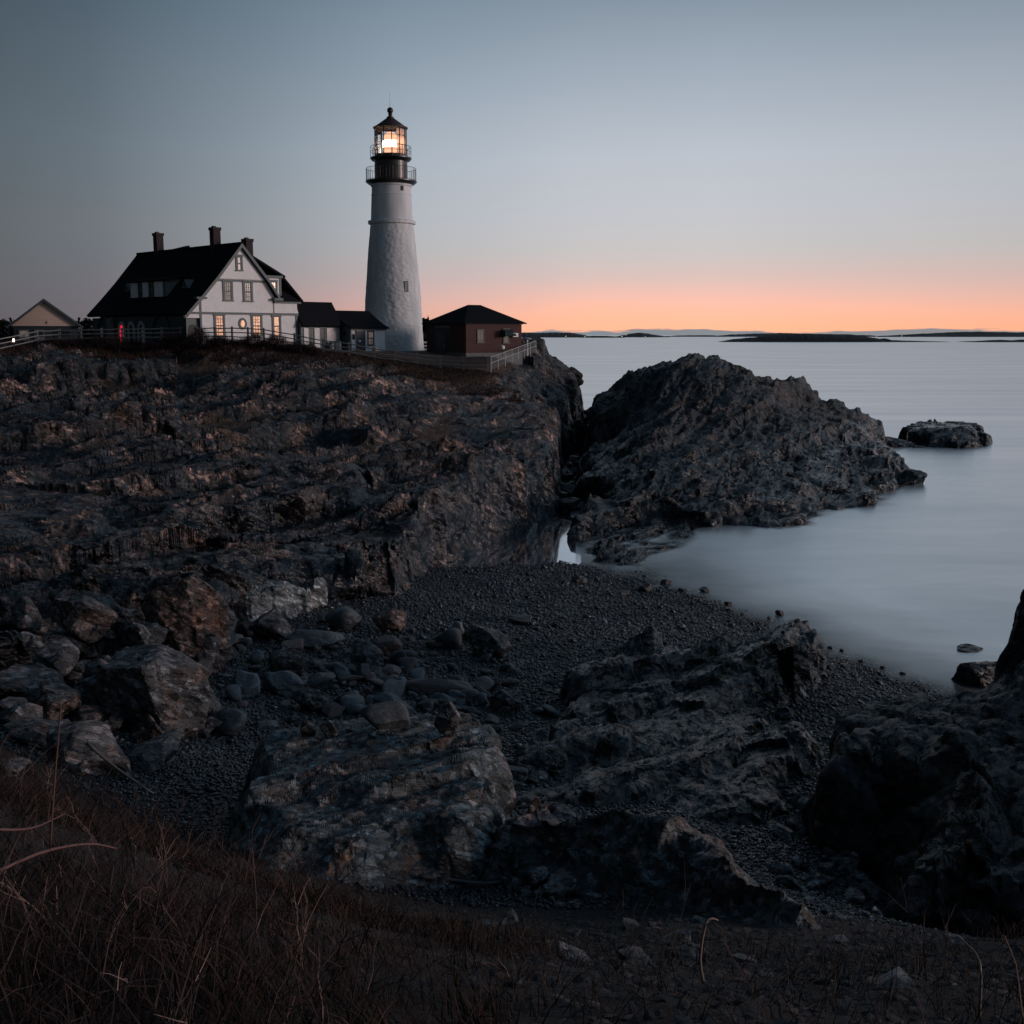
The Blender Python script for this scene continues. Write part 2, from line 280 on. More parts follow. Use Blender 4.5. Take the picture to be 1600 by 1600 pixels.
# ledges: (period of the big and small steps, their strength)
LED = {'head': ((4.6, 1.5), (.17, .24)), 'isle': ((4.0, 1.3), (.11, .24)), 'right': ((2.6, .8), (.15, .25)), 'near': ((1.5, .45), (.16, .25)), 'pale': ((2.2, .6), (.10, .22)),
       'mid': ((2.0, .55), (.17, .26)), 'skerry': ((2.0, .7), (.08, .15)), 'white': ((1.6, .5), (.3, .4))}
GROW = {'isle': .6, 'head': .7, 'mid': .35, 'near': .45, 'pale': .3, 'skerry': 1.3}
def land(x, y, detail=4):
    """height of the ground and which landform it belongs to"""
    x = np.asarray(x, float); y = np.asarray(y, float)
    shp = x.shape; x = x.ravel(); y = y.ravel()
    r = np.hypot(x, y)
    h = T0(x, y) + fbm(x / 3, y / 3, 3, 4) * .10 + fbm(x * 1.1, y * 1.1, 9, 3) * .03
    h = np.clip(h, -6, 13)
    rid = np.zeros(x.shape, int)
    soil = np.zeros(x.shape); lit_face = np.zeros(x.shape)
    for k, nm in enumerate(ORDER[1:], 1):
        poly, f = LAY[nm]; ew, wob_, lays = PAR[nm]
        px_ = np.array([v[0] for v in poly]); py_ = np.array([v[1] for v in poly])
        sel = (x > px_.min() - 3) & (x < px_.max() + 3) & (y > py_.min() - 3) & (y < py_.max() + 3)
        if not sel.any(): continue
        xs, ys = x[sel], y[sel]
        sz = lays[0][0]
        sd = sdist(poly, xs, ys) + (GROW.get(nm, 0) - (.9 * smooth((xs + 4) / 3) * smooth((80 - ys) / 8) if nm == 'head' else 0) if nm != 'isle' else .4 + .9 * smooth((xs - 5.2) / 2) * smooth((95 - ys) / 15) + 1.1 * smooth((xs - 18) / 10)) + wob_ * fbm(xs / sz, ys / sz, 70 + k, 4, .6) + .3 * wob_ * facets(xs, ys, sz * .4, 80 + k, ANG[nm], 1.2, 0, .8, .2, crack=0) / (sz * .4)
        zt = f(xs, ys) - {'mid': .3, 'right': .45}.get(nm, 0)
        lp, la = LED[nm]
        l1, m1 = ledges(xs, ys, lp[0], 500 + k, ANG[nm] - 4)
        l2, m2 = ledges(xs, ys, lp[1], 520 + k, ANG[nm] + 5)
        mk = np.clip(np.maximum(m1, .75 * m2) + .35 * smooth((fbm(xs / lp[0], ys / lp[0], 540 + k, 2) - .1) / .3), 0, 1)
        s = la[0] * l1 + la[1] * l2 * (.35 + .65 * m1)
        for i, (size, amp) in enumerate(lays[:detail]):
            g_ = ((1, .85, .32, .25) if nm == 'head' else (1, .9, .62, .5))[i]
            s = s + amp * (g_ + (1.15 - g_) * mk) * facets(xs, ys, size, 100 * k + 7 * i, ANG[nm] + (-8, 6, -3, 9)[i], (2.6, 2.4, 2.0, 1.7)[i], .50, .18, .17, .6, .09 if i else .04, .045, 55 + 8 * i)
        s = s + .015 * sz * fbm(xs / sz * 9, ys / sz * 9, 300 + k, 3)
        so = np.zeros(xs.shape)
        if nm == 'head':        # earth and dry grass on the plateau and in pockets of the slope
            lim = 94.0 + 2.6 * fbm(xs / 5, ys / 9, 401, 3) - 3.5 * np.exp(-((xs + 6.5) / 3.5) ** 2)
            so = smooth((ys - lim) / 2.5) * smooth((sd - 2.9 - 2.2 * smooth((xs + 5) / 3)) / 1.6)
            pk = smooth((fbm(xs / 6, ys / 6, 405, 3) - .30) / .12) * smooth((ys - 62) / 15) * smooth((95 - ys) / 5) * smooth((-3 - xs) / 3)
            so = np.maximum(so, pk * .9)
            s = s * (1 - .93 * so)
            s = s * (.55 + .6 * smooth((fbm(xs / 14, ys / 14, 411, 2) + .45)))
        ew = ew * (.55 + .9 * smooth(fbm(xs / sz, ys / sz, 640 + k, 2) + .5))
        if nm == 'head': ew = ew * (1 - .6 * smooth((xs + 4) / 3))
        ft = smooth(sd / ew)
        zt = h[sel] - .9 + (zt + s - h[sel] + .9) * ft ** .8
        up = zt > h[sel]
        ii = np.where(sel)[0][up]
        h[ii] = zt[up]; rid[ii] = k; soil[ii] = so[up]; lit_face[ii] = mk[up]
    return h.reshape(shp), rid.reshape(shp), soil.reshape(shp), lit_face.reshape(shp)

# ------------------------------------------------------------------ object helpers
def tag(o, label=None, cat=None, group=None, kind=None):
    if label: o['label'] = label
    if cat: o['category'] = cat
    if group: o['group'] = group
    if kind: o['kind'] = kind
    return o
def link(o, parent=None):
    col.objects.link(o)
    if parent is not None: o.parent = parent
    return o
def mesh_np(name, verts, faces, mat, parent=None, smooth_=False, attrs=None, loc=None):
    """faces: (n,3) or (n,4) integer array"""
    me = bpy.data.meshes.new(name)
    verts = np.asarray(verts, np.float32)
    if loc is not None: verts = verts - np.asarray(loc, np.float32)
    n, k = faces.shape
    me.vertices.add(len(verts)); me.vertices.foreach_set('co', verts.ravel())
    me.loops.add(n * k); me.loops.foreach_set('vertex_index', faces.astype(np.int32).ravel())
    me.polygons.add(n); me.polygons.foreach_set('loop_start', np.arange(0, n * k, k, dtype=np.int32))
    me.polygons.foreach_set('loop_total', np.full(n, k, np.int32))
    me.polygons.foreach_set('use_smooth', np.full(n, smooth_, bool))
    me.update(calc_edges=True)
    for a, v in (attrs or {}).items():
        at = me.attributes.new(a, 'FLOAT', 'POINT'); at.data.foreach_set('value', np.asarray(v, np.float32))
    me.materials.append(mat)
    o = bpy.data.objects.new(name, me)
    if loc is not None: o.location = tuple(float(v) for v in loc)
    return link(o, parent)

class MB:
    """collects boxes, prisms, lathes and tubes; build() links them as one mesh object"""
    def __init__(self): self.v = []; self.f = []
    def add(self, vs, fs):
        b = len(self.v); self.v += [tuple(map(float, p)) for p in vs]; self.f += [tuple(b + i for i in f) for f in fs]; return self
    def box(self, x0, x1, y0, y1, z0, z1):
        return self.add([(x, y, z) for z in (z0, z1) for x, y in ((x0, y0), (x1, y0), (x1, y1), (x0, y1))],
                        [(0, 3, 2, 1), (4, 5, 6, 7), (0, 1, 5, 4), (1, 2, 6, 5), (2, 3, 7, 6), (3, 0, 4, 7)])
    def prism(self, poly, y0, y1):
        """polygon in x-z, extruded along y"""
        n = len(poly)
        return self.add([(x, y0, z) for x, z in poly] + [(x, y1, z) for x, z in poly],
                        [tuple(range(n)), tuple(range(2 * n - 1, n - 1, -1))] + [(i, i + n, (i + 1) % n + n, (i + 1) % n) for i in range(n)])
    def prism_x(self, poly, x0, x1):
        n = len(poly)
        return self.add([(x0, y, z) for y, z in poly] + [(x1, y, z) for y, z in poly],
                        [tuple(range(n)), tuple(range(2 * n - 1, n - 1, -1))] + [(i, i + n, (i + 1) % n + n, (i + 1) % n) for i in range(n)])
    def slab(self, quad, t):
        """a thick sheet: quad of 3-D points, thickness t downwards"""
        q = [Vector(p) for p in quad]; n = (q[1] - q[0]).cross(q[2] - q[0]).normalized()
        if n.z < 0: n = -n
        k = len(q)
        return self.add([tuple(p) for p in q] + [tuple(p - n * t) for p in q],
                        [tuple(range(k)), tuple(range(2 * k - 1, k - 1, -1))] + [(i, i + k, (i + 1) % k + k, (i + 1) % k) for i in range(k)])
    def lathe(self, prof, n=32, cx=0, cy=0, cap=True):
        vs = []; fs = []
        for r, z in prof:
            for i in range(n):
                a = 2 * math.pi * i / n; vs.append((cx + r * math.cos(a), cy + r * math.sin(a), z))
        for k in range(len(prof) - 1):
            for i in range(n):
                j = (i + 1) % n; fs.append((k * n + i, k * n + j, (k + 1) * n + j, (k + 1) * n + i))
        if cap: fs += [tuple(range(n - 1, -1, -1)), tuple(range((len(prof) - 1) * n, len(prof) * n))]
        return self.add(vs, fs)
    def tube(self, pts, r, n=6):
        pts = [Vector(p) for p in pts]; rs = r if isinstance(r, (list, tuple)) else [r] * len(pts)
        vs = []; fs = []
        for k, p in enumerate(pts):
            d = (pts[min(k + 1, len(pts) - 1)] - pts[max(k - 1, 0)]).normalized()
            a = d.cross(Vector((0, 0, 1)) if abs(d.z) < .9 else Vector((1, 0, 0))).normalized(); b = d.cross(a)
            for i in range(n):
                t = 2 * math.pi * i / n; vs.append(tuple(p + (a * math.cos(t) + b * math.sin(t)) * rs[k]))
        for k in range(len(pts) - 1):
            for i in range(n):
                j = (i + 1) % n; fs.append((k * n + i, k * n + j, (k + 1) * n + j, (k + 1) * n + i))
        fs += [tuple(range(n - 1, -1, -1)), tuple(range((len(pts) - 1) * n, len(pts) * n))]
        return self.add(vs, fs)
    def build(self, name, mat, parent=None, smooth_=False, bevel=0):
        me = bpy.data.meshes.new(name); me.from_pydata(self.v, [], self.f); me.update()
        me.materials.append(mat)
        for p in me.polygons: p.use_smooth = smooth_
        o = bpy.data.objects.new(name, me); link(o, parent)
        if bevel:
            m = o.modifiers.new('bevel', 'BEVEL'); m.width = bevel; m.segments = 2; m.limit_method = 'ANGLE'
        return o
def empty(name, loc, rz=0.0):
    o = bpy.data.objects.new(name, None); o.location = tuple(map(float, loc)); o.rotation_euler = (0, 0, rz); o.empty_display_size = .3
    return link(o)

# ------------------------------------------------------------------ materials
def new_mat(name):
    m = bpy.data.materials.new(name); m.use_nodes = True
    return m, NT(m.node_tree)
def simple(name, colr, rough=.6, metal=0.0, spec=.5, var=.12, scale=3.0, bump=0.0, bscale=20.0, emis=None, estr=0.0):
    m, t = new_mat(name)
    tc = t.n('ShaderNodeTexCoord')
    nz = t.n('ShaderNodeTexNoise', ins={'Vector': tc.outputs['Object'], 'Scale': scale, 'Detail': 5.0, 'Roughness': .6})
    c = t.mix(nz.outputs[0], tuple(v * (1 - var * 2) for v in colr), tuple(min(1, v * (1 + var)) for v in colr))
    b = t.n('ShaderNodeBsdfPrincipled', ins={'Base Color': c, 'Roughness': rough, 'Metallic': metal, 'Specular IOR Level': spec})
    if bump:
        n2 = t.n('ShaderNodeTexNoise', ins={'Vector': tc.outputs['Object'], 'Scale': bscale, 'Detail': 4.0})
        bp = t.n('ShaderNodeBump', ins={'Strength': 1.0, 'Distance': bump, 'Height': n2.outputs[0]})
        t.link(bp.outputs[0], b.inputs['Normal'])
    if emis:
        b.inputs['Emission Color'].default_value = (*emis, 1); b.inputs['Emission Strength'].default_value = estr
    t.n('ShaderNodeOutputMaterial', ins={0: b.outputs[0]})
    return m

def rock_mat(name, dark, mid, warm, scale=1.0, strike=50, wet=2.2, vein=.5, soilc=(.045, .026, .016), warmth=.34, rough=.62):
    """stratified, jointed rock: bedding bands along the strike, rusty patches, quartz veins, dark wet tidal zone"""
    m, t = new_mat(name)
    geo = t.n('ShaderNodeNewGeometry')
    pos = geo.outputs['Position']
    rot = t.n('ShaderNodeMapping', ins={'Vector': pos, 'Rotation': (math.radians(18), math.radians(-22), math.radians(-strike))}).outputs[0]
    strat = t.n('ShaderNodeMapping', ins={'Vector': rot, 'Scale': (.35, 3.2, 3.2)}).outputs[0]
    n1 = t.n('ShaderNodeTexNoise', ins={'Vector': strat, 'Scale': 1.1 * scale, 'Detail': 9.0, 'Roughness': .68, 'Distortion': .6}).outputs[0]
    n2 = t.n('ShaderNodeTexNoise', ins={'Vector': pos, 'Scale': .45 * scale, 'Detail': 5.0, 'Roughness': .6}).outputs[0]
    n3 = t.n('ShaderNodeTexNoise', ins={'Vector': pos, 'Scale': 3.5 * scale, 'Detail': 7.0, 'Roughness': .7}).outputs[0]
    fine = t.n('ShaderNodeTexNoise', ins={'Vector': strat, 'Scale': 7.0 * scale, 'Detail': 8.0, 'Roughness': .72}).outputs[0]
    c = t.mix(t.ramp(n1, [(.38, 0), (.66, 1)]), dark, mid)
    wfac = t.m('MULTIPLY', t.ramp(n2, [(.50, 0), (.60, 1)]), t.ramp(n3, [(.40, .1), (.60, 1)]))
    fr_ = t.n('ShaderNodeAttribute', attribute_name='lit_face').outputs['Fac']       # drop faces painted paler and warmer as if sunlit; bedding tops stay dark
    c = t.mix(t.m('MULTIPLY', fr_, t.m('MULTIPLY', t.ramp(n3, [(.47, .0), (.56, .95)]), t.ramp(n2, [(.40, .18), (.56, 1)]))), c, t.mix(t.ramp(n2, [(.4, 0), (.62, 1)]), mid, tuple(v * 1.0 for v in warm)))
    c = t.mix(t.m('MULTIPLY', wfac, warmth), c, warm)
    # joints: dark narrow lines
    wv = t.n('ShaderNodeMapping', ins={'Vector': rot, 'Scale': (.8, 1.5, 1.5)}).outputs[0]
    wd = t.mix(.12, wv, t.n('ShaderNodeTexNoise', ins={'Vector': pos, 'Scale': 1.5 * scale, 'Detail': 4.0}).outputs[1], 'ADD')
    vo = t.n('ShaderNodeTexVoronoi', feature='DISTANCE_TO_EDGE', ins={'Vector': wd, 'Scale': 1.6 * scale}).outputs[0]
    joint = t.ramp(vo, [(0.0, 0.25), (.045, 1)])
    c = t.mix(1.0, c, joint, 'MULTIPLY')
    # quartz veins
    vw = t.n('ShaderNodeTexVoronoi', feature='DISTANCE_TO_EDGE', ins={'Vector': t.mix(.5, wv, t.n('ShaderNodeTexNoise', ins={'Vector': pos, 'Scale': 1.1 * scale, 'Detail': 6.0}).outputs[1], 'ADD'), 'Scale': .9 * scale}).outputs[0]
    vf = t.m('MULTIPLY', t.ramp(vw, [(0.0, 1), (.012, 0)]), t.ramp(n3, [(.5, 0), (.6, 1)]))
    c = t.mix(t.m('MULTIPLY', vf, vein), c, (.42, .42, .42))
    z = t.n('ShaderNodeSeparateXYZ', ins={0: pos}).outputs[2]
    wetf = t.m('MULTIPLY', t.m('SUBTRACT', wet, t.m('ADD', z, t.m('MULTIPLY', t.m('SUBTRACT', n2, .5), 3.5))), .6, clamp=True)
    c = t.mix(wetf, c, t.mix(1.0, c, (.42, .45, .50), 'MULTIPLY'))
    r = t.mix(wetf, (rough,) * 3, (.24,) * 3)
    r = t.mix(1.0, r, t.ramp(fine, [(.3, .8), (.7, 1.15)]), 'MULTIPLY')
    soil = t.n('ShaderNodeAttribute', attribute_name='soil').outputs['Fac']
    sc = t.mix(n3, tuple(v * .5 for v in soilc), tuple(v * 1.5 for v in soilc))
    c = t.mix(soil, c, sc); r = t.mix(soil, r, (.9, .9, .9))
    b = t.n('ShaderNodeBsdfPrincipled', ins={'Base Color': c, 'Roughness': r, 'Specular IOR Level': .5})
    hgt = t.m('ADD', t.m('MULTIPLY', n1, .55), t.m('ADD', t.m('MULTIPLY', fine, .22), t.m('MULTIPLY', joint, .16)))
    bp = t.n('ShaderNodeBump', ins={'Strength': .8, 'Distance': .16 / scale, 'Height': hgt})
    # broken facets: every fracture cell is a plane with its own tilt
    h2 = None
    for sc_, am in ((1.15, .62), (3.0, .50), (7.5, .34)):
        vec = t.n('ShaderNodeMapping', ins={'Vector': rot, 'Scale': (.55 * sc_ * scale, 1.0 * sc_ * scale, 1.35 * sc_ * scale)}).outputs[0]
        wv_ = t.n('ShaderNodeVectorMath', operation='MULTIPLY_ADD', ins={0: t.n('ShaderNodeTexNoise', ins={'Vector': vec, 'Scale': 1.2, 'Detail': 3.0}).outputs[1], 1: (.5, .5, .5), 2: vec}).outputs[0]
        vr = t.n('ShaderNodeTexVoronoi', ins={'Vector': wv_, 'Scale': 1.0})
        rel_ = t.n('ShaderNodeVectorMath', operation='SUBTRACT', ins={0: wv_, 1: vr.outputs['Position']}).outputs[0]
        dr_ = t.n('ShaderNodeVectorMath', operation='SUBTRACT', ins={0: vr.outputs['Color'], 1: (.5, .5, .5)}).outputs[0]
        dp = t.n('ShaderNodeVectorMath', operation='DOT_PRODUCT', ins={0: rel_, 1: dr_}).outputs['Value']
        v_ = t.m('MULTIPLY', dp, 2.0 * am / (sc_ * scale))
        h2 = v_ if h2 is None else t.m('ADD', h2, v_)
        if sc_ == 3.0: cellc = t.n('ShaderNodeSeparateColor', ins={0: vr.outputs['Color']}).outputs[0]
    h2 = t.m('MULTIPLY', h2, t.m('SUBTRACT', 1.0, soil))
    b2 = t.n('ShaderNodeBump', ins={'Strength': 1.0, 'Distance': 1.0, 'Height': h2, 'Normal': bp.outputs[0]})
    t.link(b2.outputs[0], b.inputs['Normal'])
    cc = t.mix(1.0, c, t.ramp(cellc, [(.0, .25), (.45, .75), (.75, 1.2), (.95, 2.6)]), 'MULTIPLY')
    t.link(t.mix(soil, cc, sc), b.inputs['Base Color'])
    t.n('ShaderNodeOutputMaterial', ins={0: b.outputs[0]})
    return m

M = {}
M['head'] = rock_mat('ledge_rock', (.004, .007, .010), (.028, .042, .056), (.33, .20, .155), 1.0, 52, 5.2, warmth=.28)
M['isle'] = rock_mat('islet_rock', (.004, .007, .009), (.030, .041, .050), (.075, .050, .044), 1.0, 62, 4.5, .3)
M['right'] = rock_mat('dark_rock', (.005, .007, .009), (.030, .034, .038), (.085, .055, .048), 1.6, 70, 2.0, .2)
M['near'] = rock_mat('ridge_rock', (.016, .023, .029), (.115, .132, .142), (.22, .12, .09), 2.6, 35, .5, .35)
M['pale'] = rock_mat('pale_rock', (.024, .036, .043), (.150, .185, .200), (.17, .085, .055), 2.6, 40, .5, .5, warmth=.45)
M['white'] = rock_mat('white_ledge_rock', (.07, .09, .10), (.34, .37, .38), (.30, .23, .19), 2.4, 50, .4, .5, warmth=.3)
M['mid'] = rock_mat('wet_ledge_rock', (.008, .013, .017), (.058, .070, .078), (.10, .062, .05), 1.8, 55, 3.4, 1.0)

def shingle_mat():
    m, t = new_mat('dark_shingle')
    pos = t.n('ShaderNodeNewGeometry').outputs['Position']
    vo = t.n('ShaderNodeTexVoronoi', ins={'Vector': pos, 'Scale': 9.0})
    big = t.n('ShaderNodeTexNoise', ins={'Vector': pos, 'Scale': .6, 'Detail': 4.0}).outputs[0]
    c = t.mix(vo.outputs['Distance'], (.020, .022, .026), (.050, .054, .060))
    c = t.mix(.35, c, t.mix(1.0, vo.outputs['Color'], (.06, .06, .065), 'MULTIPLY'))
    z = t.n('ShaderNodeSeparateXYZ', ins={0: pos}).outputs[2]
    # higher than the beach the ground is dark earth with leaf litter
    ef = t.m('MULTIPLY', t.m('SUBTRACT', z, 3.4), .9, clamp=True)
    en = t.n('ShaderNodeTexNoise', ins={'Vector': pos, 'Scale': 14.0, 'Detail': 6.0, 'Roughness': .7}).outputs[0]
    c = t.mix(ef, c, t.mix(t.ramp(en, [(.35, 0), (.7, 1)]), (.010, .009, .010), (.055, .034, .026)))
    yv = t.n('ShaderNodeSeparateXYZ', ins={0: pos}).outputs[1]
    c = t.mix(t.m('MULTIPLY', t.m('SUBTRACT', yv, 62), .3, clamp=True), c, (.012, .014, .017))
    r = t.mix(ef, t.mix(big, (.34,) * 3, (.6,) * 3), (.95,) * 3)
    b = t.n('ShaderNodeBsdfPrincipled', ins={'Base Color': c, 'Roughness': r})
    h = t.mix(ef, vo.outputs['Distance'], en)
    bp = t.n('ShaderNodeBump', ins={'Strength': 1.0, 'Distance': .06, 'Height': h}); bp.invert = True
    t.link(bp.outputs[0], b.inputs['Normal'])
    t.n('ShaderNodeOutputMaterial', ins={0: b.outputs[0]})
    return m
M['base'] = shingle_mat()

# ------------------------------------------------------------------ terrain meshes on one fan-shaped grid, finer where it is close
NC, NR = 1280, 1280
aa = np.concatenate([np.linspace(-.95, -.52, 60, endpoint=False), np.linspace(-.52, .52, NC - 120, endpoint=False), np.linspace(.52, .95, 60)])
yy = np.exp(np.linspace(math.log(1.6), math.log(26), 480, endpoint=False))
yy = np.concatenate([yy, np.exp(np.linspace(math.log(26), math.log(128), NR - 480 - 60, endpoint=False)), np.exp(np.linspace(math.log(128), math.log(175), 60))])
BX = aa[None, :] * yy[:, None]; BY = np.repeat(yy[:, None], NC, 1)
BZ, BR, _s, _f = land(BX, BY, 2)                       # the plain grid: used to find the ground under things
def blur(a, k):
    for _ in range(k):
        a = a.copy(); a[1:-1] = (a[:-2] + 2 * a[1:-1] + a[2:]) / 4; a[:, 1:-1] = (a[:, :-2] + 2 * a[:, 1:-1] + a[:, 2:]) / 4
    return a
# the built grid: each line of sight gets its rows where the ground is steep, so that cliffs are as finely cut as ledges
ds = np.sqrt((np.diff(BY, axis=0) * .30) ** 2 + np.diff(BZ, axis=0) ** 2 * 1.0) / BY[1:] + .25 * np.diff(BY, axis=0) / BY[1:] * .5
ds = blur(ds, 6)
for _ in range(2):                                     # neighbours must share nearly the same rows
    c_ = np.cumsum(np.concatenate([np.repeat(ds[:, :1], 61, 1), ds, np.repeat(ds[:, -1:], 60, 1)], 1), 1)
    ds = (c_[:, 121:] - c_[:, :-121]) / 121
NR2 = 1560
cum = np.concatenate([np.zeros((1, NC)), np.cumsum(ds, 0)]); cum = cum / cum[-1]
tt = np.linspace(0, 1, NR2)
GY = np.stack([np.interp(tt, cum[:, j], yy) for j in range(NC)], 1); GX = GY * aa[None, :]
GZ, GR, GS, GF = land(GX, GY)
gi = np.gradient(GZ, axis=0); gj = np.gradient(GZ, axis=1)
Xi = np.gradient(GX, axis=0); Xj = np.gradient(GX, axis=1); Yi = np.gradient(GY, axis=0); Yj = np.gradient(GY, axis=1)
det = Xi * Yj - Xj * Yi; det = np.where(np.abs(det) < 1e-9, 1e-9, det)
dzdx = (gi * Yj - gj * Yi) / det; dzdy = (gj * Xi - gi * Xj) / det
dzdx = blur(np.clip(dzdx, -6, 6), 4); dzdy = blur(np.clip(dzdy, -6, 6), 4)
st = np.hypot(dzdx, dzdy); nxx = -dzdx / (st + 1e-6); nyy = -dzdy / (st + 1e-6)
wgt = smooth((st - .35) / .9) * (GR > 0) * (1 - GS)
szr = np.array([1, 1.6, 1.5, .8, .45, .5, .6, .8, .5])[GR]
ta = (GX * .8 + GY * .6)
dd = np.zeros(GX.shape)
for k in range(1, 9):
    q = (GR == k) & (wgt > .01)
    if not q.any(): continue
    z_ = szr[q]; A0, B0 = ta[q], GZ[q] * 1.0
    dd[q] = .55 * facets(A0 + .3 * B0, B0 - .25 * A0, 1.5 * z_[0], 700 + k, 75, 1.5, .5, .35, .18, .2, .08, .05, 50) + .55 * facets(A0 + .3 * B0, B0 - .25 * A0, .5 * z_[0], 720 + k, 75, 1.5, .5, .35, .18, .2, .08, .05, 50)
dd = blur(np.clip(dd, -1.2, 1.2) * wgt, 1)
GX = GX + nxx * dd; GY = GY + nyy * dd
def region_faces(k):
    r = GR; q = np.maximum(np.maximum(r[:-1, :-1], r[1:, :-1]), np.maximum(r[:-1, 1:], r[1:, 1:]))
    return q == k
def make_region(name, k, mat, water_cut=None):
    q = region_faces(k)
    zmax = np.maximum(np.maximum(GZ[:-1, :-1], GZ[1:, :-1]), np.maximum(GZ[:-1, 1:], GZ[1:, 1:]))
    q &= zmax > -1.8
    i, j = np.where(q)
    a = i * NC + j
    f = np.stack([a, a + 1, a + NC + 1, a + NC], 1)
    used, invx = np.unique(f, return_inverse=True); f = invx.reshape(f.shape)
    v = np.stack([GX.ravel()[used], GY.ravel()[used], GZ.ravel()[used]], 1)
    loc = v.mean(0); loc[2] = v[:, 2].min()
    o = mesh_np(name, v, f, mat, smooth_=False, attrs={'soil': GS.ravel()[used], 'lit_face': GF.ravel()[used]}, loc=loc)
    return o
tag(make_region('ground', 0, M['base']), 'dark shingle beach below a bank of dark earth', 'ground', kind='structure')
tag(make_region('headland', 1, M['head']), 'broken ledges climbing to the lighthouse headland', 'headland', kind='structure')
tag(make_region('rock_islet', 2, M['isle']), 'large dark craggy rock islet rising from the misty sea beyond the narrow gorge', 'rock islet')
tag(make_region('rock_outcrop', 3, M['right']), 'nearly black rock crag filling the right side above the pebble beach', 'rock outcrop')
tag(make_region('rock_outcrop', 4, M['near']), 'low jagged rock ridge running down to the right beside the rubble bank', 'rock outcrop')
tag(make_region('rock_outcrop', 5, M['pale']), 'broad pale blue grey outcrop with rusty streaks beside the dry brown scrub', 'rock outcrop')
tag(make_region('rock_outcrop', 6, M['mid']), 'dark wet layered ledges with white veins between the beach and the jagged ridge', 'rock outcrop')

tag(make_region('sea_rock', 7, M['isle']), 'low black rock alone in the misty sea right of the islet', 'sea rock')
tag(make_region('rock_outcrop', 8, M['white']), 'whitish cracked ledges running up from the shingle beside the rusty upright boulder', 'rock outcrop')

# ------------------------------------------------------------------ sea
def sea_mat():
    m, t = new_mat('misty_sea')
    pos = t.n('ShaderNodeNewGeometry').outputs['Position']
    d = t.n('ShaderNodeAttribute', attribute_name='depth').outputs['Fac']
    st = t.n('ShaderNodeMapping', ins={'Vector': pos, 'Scale': (.012, .07, 1)}).outputs[0]
    n1 = t.n('ShaderNodeTexNoise', ins={'Vector': st, 'Scale': 1.0, 'Detail': 6.0, 'Roughness': .6, 'Distortion': .4}).outputs[0]
    n2 = t.n('ShaderNodeTexNoise', ins={'Vector': t.n('ShaderNodeMapping', ins={'Vector': pos, 'Scale': (.07, .16, 1)}).outputs[0], 'Scale': 1.0, 'Detail': 6.0, 'Roughness': .65, 'Distortion': .8}).outputs[0]
    foam = t.ramp(n2, [(.32, 0), (.68, 1)])
    streak = t.ramp(n1, [(.3, 0), (.7, 1)])
    fo = t.m('ADD', t.m('MULTIPLY', foam, .5), t.m('MULTIPLY', streak, .5))
    dif = t.n('ShaderNodeBsdfDiffuse', ins={'Color': t.mix(fo, (.75, .77, .79), (1, 1, 1)), 'Roughness': 1.0})
    gl = t.n('ShaderNodeBsdfGlossy', ins={'Color': (1, 1, 1, 1), 'Roughness': .2})
    nb = t.n('ShaderNodeTexNoise', ins={'Vector': t.n('ShaderNodeMapping', ins={'Vector': pos, 'Scale': (.25, .8, 1)}).outputs[0], 'Scale': 1.0, 'Detail': 5.0}).outputs[0]
    bp = t.n('ShaderNodeBump', ins={'Strength': .05, 'Distance': .25, 'Height': nb})
    t.link(bp.outputs[0], gl.inputs['Normal'])
    lw = t.n('ShaderNodeLayerWeight', ins={'Blend': .5}).outputs['Facing']
    fac = t.ramp(lw, [(.5, .62), (.8, .82), (.97, .92)])
    far = t.ramp(lw, [(.80, 0), (.985, 1)])
    t.link(t.mix(far, t.mix(t.ramp(fo, [(.25, 0), (.75, 1)]), (.84, .86, .87), (1, 1, 1)), t.mix(streak, (.72, .81, .86), (.92, .95, .96))), gl.inputs['Color'])
    t.link(t.mix(far, (.30,) * 3, (.24,) * 3), gl.inputs['Roughness'])
    mx = t.n('ShaderNodeMixShader', ins={0: fac, 1: dif.outputs[0], 2: gl.outputs[0]})
    tr = t.n('ShaderNodeBsdfTransparent')
    al = t.m('ADD', d, t.m('MULTIPLY', t.m('SUBTRACT', n2, .5), .25))
    al = t.ramp(al, [(.0, 0), (.15, .30), (.55, .78), (1.3, 1)])
    mm = t.n('ShaderNodeMixShader', ins={0: al, 1: tr.outputs[0], 2: mx.outputs[0]})
    t.n('ShaderNodeOutputMaterial', ins={0: mm.outputs[0]})
    return m
def pool_mat():
    m, t = new_mat('still_water')
    pos = t.n('ShaderNodeNewGeometry').outputs['Position']
    n = t.n('ShaderNodeTexNoise', ins={'Vector': pos, 'Scale': .8, 'Detail': 2.0}).outputs[0]
    gl = t.n('ShaderNodeBsdfGlossy', ins={'Color': (.80, .84, .88, 1), 'Roughness': t.m('MULTIPLY', n, .10)})
    dif = t.n('ShaderNodeBsdfDiffuse', ins={'Color': (.03, .035, .04, 1)})
    mx = t.n('ShaderNodeMixShader', ins={0: .82, 1: dif.outputs[0], 2: gl.outputs[0]})
    t.n('ShaderNodeOutputMaterial', ins={0: mx.outputs[0]})
    return m
M['sea'] = sea_mat(); M['pool'] = pool_mat()
GORGE = inv([Zf(650, 905, 0), Zf(800, 892, 0), Zf(897, 889, 0), Zf(903, 884, 0), Zf(895, 800, 0), Wf(6, 90, 0), Wf(8.0, 126, 0), Wf(4, 124, 0), Wf(-4, 80, 0), Wf(-9, 60, 0)])
sx = np.linspace(-1.1, 1.1, 900)
sy = np.concatenate([np.exp(np.linspace(math.log(24), math.log(150), 620, endpoint=False)), np.exp(np.linspace(math.log(150), math.log(60000), 90))])
